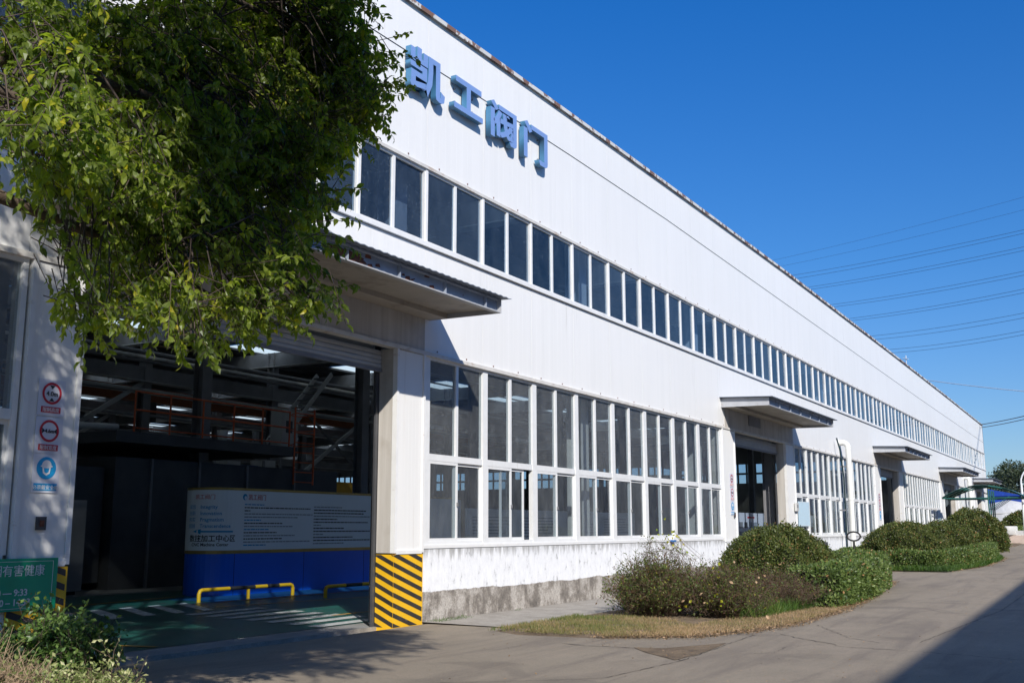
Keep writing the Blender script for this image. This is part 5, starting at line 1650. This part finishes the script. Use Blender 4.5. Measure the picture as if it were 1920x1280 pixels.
# --- brown half-bare scrub at the near end of the bed
def scrub(x, y, r_, h, label, seed, n_tw=260, leafn=1500, mat='scrub_leaf', twm='twig', group=None, lmin=.02, lmax=.045, tmean=.4, name='scrub_bush', sq=(1, 1)):
    rng = np.random.default_rng(seed)
    z0 = terr(x, y) + .02
    t_ = thing(name, (x, y, z0), label, 'shrub', group)
    a = rng.uniform(0, 2 * math.pi, n_tw); lean = rng.uniform(.05, 1, n_tw) ** .7
    base = np.stack([np.cos(a) * r_ * .35 * lean * sq[0], np.sin(a) * r_ * .35 * lean * sq[1], np.zeros(n_tw)], 1)
    ht = h * (1 - .45 * lean ** 2) * rng.uniform(.6, 1.05, n_tw)
    tip = np.stack([np.cos(a) * r_ * lean * sq[0], np.sin(a) * r_ * lean * sq[1], ht], 1) + rng.normal(0, .06, (n_tw, 3))
    mid = (base + tip) / 2 + rng.normal(0, .06, (n_tw, 3))
    o1 = twig_object('stems', base, tip, .007, .0022, M[twm], t_, mid=mid); tag(o1, kind='stuff')
    # side twigs
    k = 7
    f_ = rng.uniform(.3, 1, (n_tw, k))
    q = base[:, None] * (1 - f_[..., None]) ** 2 + 2 * (f_ * (1 - f_))[..., None] * mid[:, None] + (f_ ** 2)[..., None] * tip[:, None]
    q = q.reshape(-1, 3)
    d = norm(unit(len(q), rng) + [0, 0, .6]) * rng.uniform(.08, .26, (len(q), 1))
    o2 = twig_object('twigs', q, q + d, .0028, .0013, M[twm], t_); tag(o2, kind='stuff')
    ends = np.concatenate([q + d, q + d * .5, tip])
    i = rng.integers(0, len(ends), leafn)
    P_ = ends[i] + rng.normal(0, .02, (leafn, 3))
    tv = np.clip(rng.normal(tmean, .25, leafn), 0, 1)
    Ls = rng.uniform(lmin, lmax, leafn)
    leaf_object('foliage', P_, unit(leafn, rng) + [0, 0, .1], unit(leafn, rng) + [0, 0, .8], Ls, Ls * .55, tv, M[mat], t_, simple_leaf=True)
    return t_


scrub(3.0, -3.1, .92, 1.0, 'brown half bare shrub at the left end of the bed, with reddish leaves', 41, 260, 15000, tmean=.5, lmax=.06)
scrub(4.0, -2.8, .95, 1.30, 'taller bare shrub with grey upright twigs against the white plinth', 42, 300, 8200, tmean=.42)
scrub(3.4, -4.3, 1.0, .95, 'tangled brown shrub near the road with dry stems', 43, 260, 12000, tmean=.5, lmax=.055)
scrub(5.9, -4.5, 1.0, .74, 'greyish bare shrub between the scrub and the hedge end', 44, 320, 5200, tmean=.38)
scrub(6.3, -3.2, .95, .80, 'dark bare twiggy shrub leaning on the nearest dome bush', 45, 320, 6200, tmean=.38)
# yellow-green vine leaves scattered over the scrub
rng = np.random.default_rng(50)
t_ = thing('vine', (3.0, -3.6, .1), 'bright yellow green vine leaves climbing through the brown scrub', 'vine')
cs = np.array([[-.1, -.6, .75], [-.05, -.75, .55], [-.25, -.8, .3], [.4, .2, 1.35], [1.15, .8, 1.38], [1.3, .75, 1.2], [1.0, .2, .8], [-.5, -.3, .2], [.9, -.7, .2], [.15, .1, 1.25]])
P_ = (cs[rng.integers(0, len(cs), 70)] + rng.normal(0, .12, (70, 3)))
leaf_object('leaves', P_, unit(70, rng), unit(70, rng) + [-.6, -.8, .5], rng.uniform(.04, .085, 70), rng.uniform(.04, .08, 70), rng.random(70), M['vine_leaf'], t_)
tw = twig_object('stems', P_[:30], P_[30:60], .003, .002, M['twig'], t_); tag(tw, kind='stuff')

# near-left planting: dark shrub by the pier, sunlit pale shrub and dry sticks in front
scrub(-8.25, -1.25, .62, .72, 'dark green leafy shrub at the foot of the left pier', 61, 200, 7000, 'dark_leaf', 'twig_dark', lmin=.045, lmax=.085, tmean=.6, name='leafy_shrub')
scrub(-7.75, -0.95, .42, .62, 'smaller dark green shrub beside the dark entrance floor', 62, 120, 3200, 'dark_leaf', 'twig_dark', lmin=.035, lmax=.06, tmean=.45, name='leafy_shrub')
scrub(-9.55, -3.5, .50, .42, 'sunlit pale leaved shrub at the bottom left of the picture', 63, 150, 5200, 'pale_leaf', 'twig', lmin=.03, lmax=.055, tmean=.65, name='leafy_shrub')
scrub(-10.6, -3.3, .6, .66, 'dry straw coloured stick shrub at the lower left edge', 64, 420, 1600, 'pale_leaf', 'dry_stick', lmin=.03, lmax=.05, tmean=.4, name='dry_shrub') if 'dry_stick' in M else None
M['dry_stick'] = simple('dry_stick', (0.38, 0.28, 0.18), 0.85, var=0.25, scale=20)
scrub(-9.95, -2.75, .55, .55, 'dry straw coloured sticks in front of the striped pier foot at the left edge', 64, 520, 2200, 'pale_leaf', 'dry_stick', lmin=.03, lmax=.05, tmean=.3, name='dry_shrub')


# --- grass, litter
def blades(name, poly, n, hmin, hmax, mat, tmean, seed, kind='stuff', dens=None, wid=.006, z=.045, grad=None):
    rng = np.random.default_rng(seed)
    poly = np.array(poly); lo, hi = poly.min(0), poly.max(0)
    P2 = rng.uniform(lo, hi, (n * 3, 2))
    ins = np.zeros(len(P2), bool)
    j = len(poly) - 1
    for i in range(len(poly)):
        c_ = ((poly[i, 1] > P2[:, 1]) != (poly[j, 1] > P2[:, 1])) & (P2[:, 0] < (poly[j, 0] - poly[i, 0]) * (P2[:, 1] - poly[i, 1]) / (poly[j, 1] - poly[i, 1] + 1e-9) + poly[i, 0])
        ins ^= c_; j = i
    P2 = P2[ins][:n]
    if dens is not None:
        P2 = P2[rng.random(len(P2)) < dens(P2)]
    n = len(P2)
    zz = np.array([terr(a, b) for a, b in P2]) + z * .8
    Pn = np.column_stack([P2, zz - .01])
    patch = np.sin(P2[:, 0] * 1.7 + 1) * np.sin(P2[:, 1] * 2.3) * .22 + np.sin(P2[:, 0] * 6.1) * np.sin(P2[:, 1] * 5.3 + 2) * .18 + np.sin(P2[:, 0] * 15 + P2[:, 1] * 11) * .08
    tv = np.clip(rng.normal(tmean, .2, n) + patch, 0, 1)
    if grad: tv = np.clip(tv + grad[2] * (P2[:, 1] * grad[1] + P2[:, 0] * grad[0] - grad[3]), 0, 1)
    L = rng.uniform(hmin, hmax, n)
    leaf_object(name, Pn, rng.normal(0, .5, (n, 3)) * [1, 1, .2] + [0, 0, 1], unit(n, rng) * [1, 1, .2], L, np.full(n, wid), tv, M[mat], None, simple_leaf=True)
    o_ = bpy.data.objects[-1] if False else None


def last(name):
    c_ = [o for o in col.objects if o.name.split('.')[0] == name]
    return c_[-1]


blades('grass', [(-0.8, -1.85), (2.4, -1.8), (2.6, -3.4), (1.2, -4.6), (-0.1, -4.9), (-0.8, -3.8)], 40000, .02, .10, 'grass_blade', .38, 71, wid=.008, grad=(0, -1, .17, 2.6),
       dens=lambda q: (.55 + .45 * np.sin(q[:, 0] * 4.3 + 1) * np.sin(q[:, 1] * 5.1) + .35 * np.sin(q[:, 0] * 11 + q[:, 1] * 7)) * np.clip((q[:, 0] + 1.1 + .2 * np.sin(q[:, 1] * 9)) * 1.6, 0, 1))
tag(last('grass'), 'patchy yellow green turf at the left tip of the planting bed', 'grass', kind='stuff')
blades('grass', [(0.2, -4.3), (6, -4.6), (12, -4.6), (18, -3.8), (18.6, -4.2), (13, -5.05), (9, -5.45), (6, -5.7), (2.6, -5.7), (1.0, -5.35), (-.2, -4.9)], 34000, .02, .08, 'grass_blade', .82, 72, wid=.008)
tag(last('grass'), 'dry brown grass fringe between the scrub and the concrete road', 'grass', kind='stuff')
blades('grass', [(3.2, -5.0), (7.2, -5.2), (7.2, -3.9), (3.2, -3.8)], 5200, .10, .38, 'grass_green', .4, 73, wid=.008)
tag(last('grass'), 'tall green weeds growing at the foot of the bare shrubs', 'grass', kind='stuff')
blades('grass', [(24.5, -1.6), (24.5, -5.2), (30, -5.8), (36, -5.8), (41, -5.1), (36, -5.3), (28, -5.3), (25.1, -4.7), (25.1, -1.6)], 26000, .12, .28, 'grass_green', .25, 74, wid=.02)
tag(last('grass'), 'dark green lily turf strip along the front of the second bed', 'grass', kind='stuff')
blades('grass', [(50, -4.0), (52, -2.5), (50, -2.2), (41, -4.7)], 5000, .06, .14, 'grass_green', .5, 75, wid=.02)
tag(last('grass'), 'thin grass at the far end of the second bed', 'grass', kind='stuff')
blades('grass', [(0.05, -0.30), (3.2, -0.22), (3.2, -0.03), (0.05, -0.03)], 700, .02, .09, 'grass_green', .4, 76, wid=.006, z=.03,
       dens=lambda q: (np.sin(q[:, 0] * 2.2) > .3) * 1.0)
tag(last('grass'), 'weeds sprouting from the crack at the foot of the plinth', 'grass', kind='stuff')


def litter(poly, n, seed, label, lmin=.02, lmax=.06, sig=0.0):
    rng = np.random.default_rng(seed)
    poly = np.array(poly); lo, hi = poly.min(0), poly.max(0)
    P2 = rng.uniform(lo, hi, (n * 4, 2)); ins = np.zeros(len(P2), bool); j = len(poly) - 1
    for i in range(len(poly)):
        c_ = ((poly[i, 1] > P2[:, 1]) != (poly[j, 1] > P2[:, 1])) & (P2[:, 0] < (poly[j, 0] - poly[i, 0]) * (P2[:, 1] - poly[i, 1]) / (poly[j, 1] - poly[i, 1] + 1e-9) + poly[i, 0])
        ins ^= c_; j = i
    P2 = P2[ins][:n] + rng.normal(0, .06, (min(n, ins.sum()), 2)); n = len(P2)
    zz = np.array([terr(a, b) for a, b in P2]) + rng.uniform(.008, .05, n)
    L = rng.uniform(lmin, lmax, n)
    o_ = leaf_object('leaf_litter', np.column_stack([P2, zz]), rng.normal(0, 1, (n, 3)) * [1, 1, .2], rng.normal(0, .35, (n, 3)) + [0, 0, 1], L, L * .5, rng.random(n), M['litter_leaf'], None, simple_leaf=True)
    tag(o_, label, 'leaf litter', kind='stuff')


litter([(-0.9, -3.6), (1.2, -4.5), (5, -4.8), (10, -5.0), (18, -4.2), (18.2, -4.6), (13, -5.15), (9, -5.6), (6, -5.85), (2.6, -5.85), (1.0, -5.55), (-.3, -5.05)], 14000, 81, 'dry leaves strewn along the road edge of the bed')
litter([(-2.9, -5.95), (-2.0, -4.9), (-1.6, -3.6), (-0.9, -2.4), (-.7, -3.9), (0.2, -5.4), (1.3, -5.9), (-1, -5.95)], 260, 82, 'thin scatter of leaves on the concrete by the bed', .012, .03)
litter([(-7, -6.5), (-5, -3), (-1, -2), (-1, -6), (6, -6.5), (14, -5.9), (14, -7.6), (-2, -9.5)], 320, 86, 'stray dry leaves blown over the concrete road', .015, .04)
litter([(24.3, -5.2), (30, -5.9), (38, -5.8), (48, -4.2), (52, -3.0), (51, -3.6), (44, -4.6), (36, -5.6), (29, -5.6)], 2500, 83, 'dry straw along the road edge of the second bed', .05, .12)
litter([(-14, -6), (-9, -4.5), (-7.3, -1.5), (-7.5, -.3), (-12, -.3)], 2500, 84, 'dry leaves under the shrubs by the left pier', .03, .06)
# larger pinkish dead leaves caught in the scrub
rng = np.random.default_rng(85)
P_ = np.array([4.2, -4.3, .5]) + rng.normal(0, 1, (60, 3)) * [1.6, .55, .28]; P_[:, 2] = np.clip(P_[:, 2], .06, 1.1)
t_ = thing('dead_leaves', (4.2, -4.3, .05), 'pinkish dead leaves caught in the bare twigs', 'leaves')
leaf_object('foliage', P_ - [4.2, -4.3, .05], unit(60, rng), unit(60, rng) + [-.8, -.8, .4], rng.uniform(.05, .09, 60), rng.uniform(.03, .05, 60), rng.uniform(.8, 1, 60), M['litter_leaf'], t_)

# ------------------------------------------------------------------ far right end of the yard
t_ = thing('shelter_canopy', (57.3, -3.1, terr(57.3, -3.1)), 'green steel shelter with curved roof standing beyond the hedges', 'shelter')
zt = 2.95; W2 = 2.35
arch = [(-W2 + 2 * W2 * k / 12, zt + .75 * (1 - ((k - 6) / 6) ** 2)) for k in range(13)]
for xx in (-1.6, 0, 1.6):
    link('arch_rib', MB().tube([(xx, a, z) for a, z in arch], .045, M['teal_steel'], 6).mesh('arch_rib'), t_)
    link('tie', MB().tube([(xx, -W2, zt), (xx, W2, zt)], .04, M['teal_steel'], 6).mesh('tie'), t_)
for k in range(12):
    if k in (3, 4, 8): continue
    (a, z), (b, z2) = arch[k], arch[k + 1]
    link('roof_sheet', MB().add([(-1.8, a, z + .05), (1.8, a, z + .05), (1.8, b, z2 + .05), (-1.8, b, z2 + .05), (-1.8, a, z + .07), (1.8, a, z + .07), (1.8, b, z2 + .07), (-1.8, b, z2 + .07)],
                                [(0, 3, 2, 1), (4, 5, 6, 7), (0, 1, 5, 4), (2, 3, 7, 6), (0, 4, 7, 3), (1, 2, 6, 5)], M['plastic_roof']).mesh('roof_sheet'), t_)
for xx in (-1.6, -.5, .6, 1.6):
    link('post', MB().tube([(xx, -.3, 0), (xx, -.3, zt + .5)], .04, M['teal_steel'], 8).mesh('post'), t_)
    link('strut', MB().tube([(xx, -.3, zt - .7), (xx, -1.5, zt + .1)], .02, M['teal_steel'], 6).mesh('strut'), t_)

t_ = thing('stone_planter', (64.3, -3.55, terr(64.3, -3.5)), 'round pale stone planter with a stepped side shelf by the road', 'planter')
link('bowl', MB().lathe([(0.0, .55), (.60, .55), (.64, .6), (.64, 1.12), (.60, 1.16), (.50, 1.16), (.48, 1.0), (0, 1.0)], (0, 0, 0), M['pale_stone'], 22).mesh('bowl'), t_)
link('shelf', MB().box(-.3, .3, -1.15, -.55, .55, .86, M['pale_stone']).mesh('shelf'), t_)
link('foot', MB().box(-.45, .45, -1.05, .45, 0, .55, M['pink_stone']).mesh('foot'), t_)

t_ = thing('street_lamp', (59.5, -5.0, terr(59.5, -5.0)), 'white street lamp with curved arm at the right edge of the picture', 'street lamp')
link('pole', MB().tube([(0, 0, 0), (0, -.02, 3.9)], [.09, .065], M['lamp_white'], 10).mesh('pole'), t_)
pts = [(0, -.9 * (1 - math.cos(a)), 3.9 + 1.05 * math.sin(a)) for a in np.linspace(0, 2.2, 10)]
link('arm', MB().tube(pts, .05, M['lamp_white'], 8).mesh('arm'), t_)
link('lamp_head', MB().lathe([(0, .1), (.1, .08), (.16, 0), (0.0, -.03)], (0, pts[-1][1], pts[-1][2] - .05), M['lamp_white'], 12).mesh('lamp_head'), t_)


def far_tree(x, y, r_, h, label, seed, mat='far_leaf', nl=7000, L=.35, group='trees beyond the yard'):
    rng = np.random.default_rng(seed)
    t_ = thing('tree', (x, y, terr(x, y)), label, 'tree', group)
    link('trunk', MB().tube([(0, 0, 0), (.1, 0, h * .4), (0, .1, h * .7)], [.25, .18, .08], M['bark'], 8).mesh('trunk'), t_)
    nb = 16
    c_ = unit(nb, rng) * [r_ * .7, r_ * .7, h * .3] + [0, 0, h * .68]
    i = rng.integers(0, nb, nl)
    P_ = c_[i] + unit(nl, rng) * (rng.random((nl, 1)) ** .4) * r_ * .42
    leaf_object('crown', P_, unit(nl, rng), unit(nl, rng) + [0, 0, .5], rng.uniform(.6, 1.2, nl) * L, rng.uniform(.3, .6, nl) * L, np.clip(rng.normal(.4, .25, nl), 0, 1), M[mat], t_, simple_leaf=True)


far_tree(118, -0.5, 3.4, 7.2, 'dark bushy tree behind the blue sheds at the right edge', 91)
far_tree(112, -4.6, 3.0, 6.0, 'darker tree right of the street lamp at the picture edge', 92)
far_tree(150, 7.5, 3.2, 6.6, 'small yellowish tree beside the far end of the building', 93, 'far_yellow_leaf', 3000, .5)
for k in range(8):
    far_tree(150 + 10 * k, -14 - 9 * k, 5, 8.5, ['nearest','second','third','fourth','fifth','sixth','seventh','farthest'][k] + ' tree of the row closing the yard beyond the right edge', 95 + k, 'far_leaf', 1500, .8, group='row of trees beyond the right edge')
for k in range(4):
    far_tree(165 + 4 * k, 14 - 6 * k, 4, 7.0, ['first','second','third','last'][k] + ' low tree far beyond the end of the building, counted from the wall', 120 + k, 'far_leaf', 1500, .8, group='far background trees')

t_ = thing('blue_shed', (113, 1.4, terr(113, 1.4)), 'blue sheet metal sheds beyond the end of the building', 'shed')
link('wall', MB().box(-2, 6, -2.6, 2.4, 0, 3.9, M['shed_blue']).mesh('wall'), t_)
link('roof', MB().add([(-2.2, -2.8, 3.9), (6.2, -2.8, 3.9), (6.2, 2.6, 3.9), (-2.2, 2.6, 3.9), (-2.2, 2.3, 5.0), (6.2, 2.3, 5.0)], [(0, 1, 5, 4), (0, 4, 3), (1, 2, 5), (3, 4, 5, 2)], M['shed_blue']).mesh('roof'), t_)
for k in range(5):
    y_ = -2.3 + k * .95; link('window', MB().box(-2.03, -2.0, y_, y_ + .45, 2.0, 2.9, M['glass_up']).mesh('window'), t_)
t_ = thing('boundary_wall', (100, -2.0, terr(100, -2)), 'low pale boundary wall behind the far bush', 'wall')
link('wall_body', MB().box(0, .25, -6, 3.4, 0, 1.9, M['pale_stone']).mesh('wall_body'), t_)
link('coping', MB().box(-.05, .3, -6, 3.4, 1.9, 2.0, M['pale_stone']).mesh('coping'), t_)
rng = random.Random(9)
for k in range(34):
    x_ = 101.2 + rng.uniform(0, 1.2); y_ = -3.2 + rng.uniform(0, 5.5); r_ = rng.uniform(.22, .42); z_ = 2.9 + rng.uniform(0, .9) * (1 - abs(y_ + .4) / 3.6)
    bm = bmesh.new(); bmesh.ops.create_icosphere(bm, subdivisions=1, radius=r_)
    for v_ in bm.verts: v_.co *= rng.uniform(.75, 1.2)
    me = bpy.data.meshes.new('rock'); bm.to_mesh(me); bm.free(); me.materials.append(M['pale_stone'])
    if k == 0:
        t_ = thing('rock_pile', (101.8, -.4, terr(101)), 'pile of pale broken stones heaped behind the boundary wall', 'rock pile')
        link('mound', MB().lathe([(3.6, 0), (3.0, 1.6), (2.0, 2.9), (0, 3.3)], (0.9, 0, 0), M['pale_stone'], 14).mesh('mound'), t_)
    link('rock', me, t_, (x_ - 101.8, y_ + .4, z_ - .9))

# ------------------------------------------------------------------ overhead lines
WG = 'high voltage lines crossing the sky'
ends = [((176.91, 44.18, 51.66), (154.35, -1.53, 50.73)), ((177.43, 42.34, 50.49), (154.34, -1.38, 48.75)), ((178.07, 39.96, 48.66), (154.33, -1.13, 45.69)), ((178.26, 39.24, 48.0), (154.33, -1.09, 45.15)), ((178.78, 37.17, 46.21), (154.32, -0.93, 43.08)), ((178.89, 36.72, 45.77), (154.31, -0.88, 42.51)), ((179.64, 33.53, 42.59), (154.3, -0.63, 39.37)), ((179.78, 32.91, 42.15), (154.3, -0.59, 38.78)), ((180.29, 30.54, 39.77), (154.29, -0.42, 36.69)), ((180.37, 30.2, 39.35), (154.28, -0.38, 36.12)), ((180.96, 27.27, 36.26), (154.27, -0.14, 33.08)), ((181.16, 26.22, 35.6), (154.27, -0.08, 32.36)), ((181.53, 24.17, 33.6), (154.26, 0.07, 30.44)), ((181.68, 23.31, 32.96), (154.25, 0.12, 29.85))]
words = ['topmost', 'second', 'third', 'fourth', 'fifth', 'sixth', 'seventh', 'eighth', 'ninth', 'tenth', 'eleventh', 'twelfth', 'thirteenth', 'lowest']
for k, (a, b) in enumerate(ends):
    a = Vector(a); b = Vector(b); d = b - a
    p0 = a - d * .5; p1 = b + d * .6
    pts = [p0.lerp(p1, q / 16) - Vector((0, 0, 1.4 * (4 * (q / 16) * (1 - q / 16)) - 1.0)) for q in range(17)]
    o = MB().tube(pts, .018 if k < 2 else .028, M['wire'], 5).build('power_line')
    tag(o, '%s of the fourteen thin power lines crossing the sky, counted downward' % words[k], 'power line', WG)


def cable(a, b, sag, r_, mat, label, ext=.6):
    a = Vector(a); b = Vector(b); b2 = b + (b - a) * ext
    pts = [a.lerp(b2, q / 14) - Vector((0, 0, sag * 4 * (q / 14) * (1 - q / 14))) for q in range(15)]
    tag(MB().tube(pts, r_, mat, 5).build('overhead_cable'), label, 'cable', 'cables leaving the roof edge')


cable((93.43, 5.29, 15.97), (84.37, -3.97, 13.46), .25, .035, M['wire_pale'], 'pale cable dropping gently right from the roof edge', 1)
cable((88.6, 0.6, 10.85), (74.38, -4.49, 10.24), .12, .035, M['wire'], 'upper dark cable leaving the far roof corner to the right')
cable((88.6, 0.5, 10.6), (74.38, -4.49, 10.02), .14, .03, M['wire'], 'lower dark cable leaving the far roof corner to the right')
cable((123.8, 4.3, 7.8), (124.2, -0.5, 8.2), .15, .04, M['wire'], 'faint cable low in the sky beside the far tree', 1.5)

# ------------------------------------------------------------------ the building across the yard (behind the camera; shades the road, mirrored in the glass)
H2 = 12.0; Yw = -20.75; ang = 0.022
OB = thing('opposite_building', (-3.7, Yw, 0), 'plain pale workshop across the yard that shades the road', 'building', rz=ang)
link('wall', MB().box(-45, 140, -20, 0, -1, H2 - .3, M['opposite']).mesh('wall'), OB)
link('roof', MB().box(-45.2, 140.2, -20.3, 0.05, H2 - .3, H2, M['roof_top']).mesh('roof'), OB)
wme = MB().box(0, 1.6, 0, .03, 0, 1.5, M['glass_up']); frame_ring(wme, -.06, 1.66, -.06, 1.56, .06, 0, .05, M['frame'])
wme = wme.mesh('window')
for k in range(30):
    [link('window', wme, OB, (-36 + k * 4.2, 0.003, z_)) for z_ in (1.2, 4.9, 8.6)]

for me in bpy.data.meshes: pass
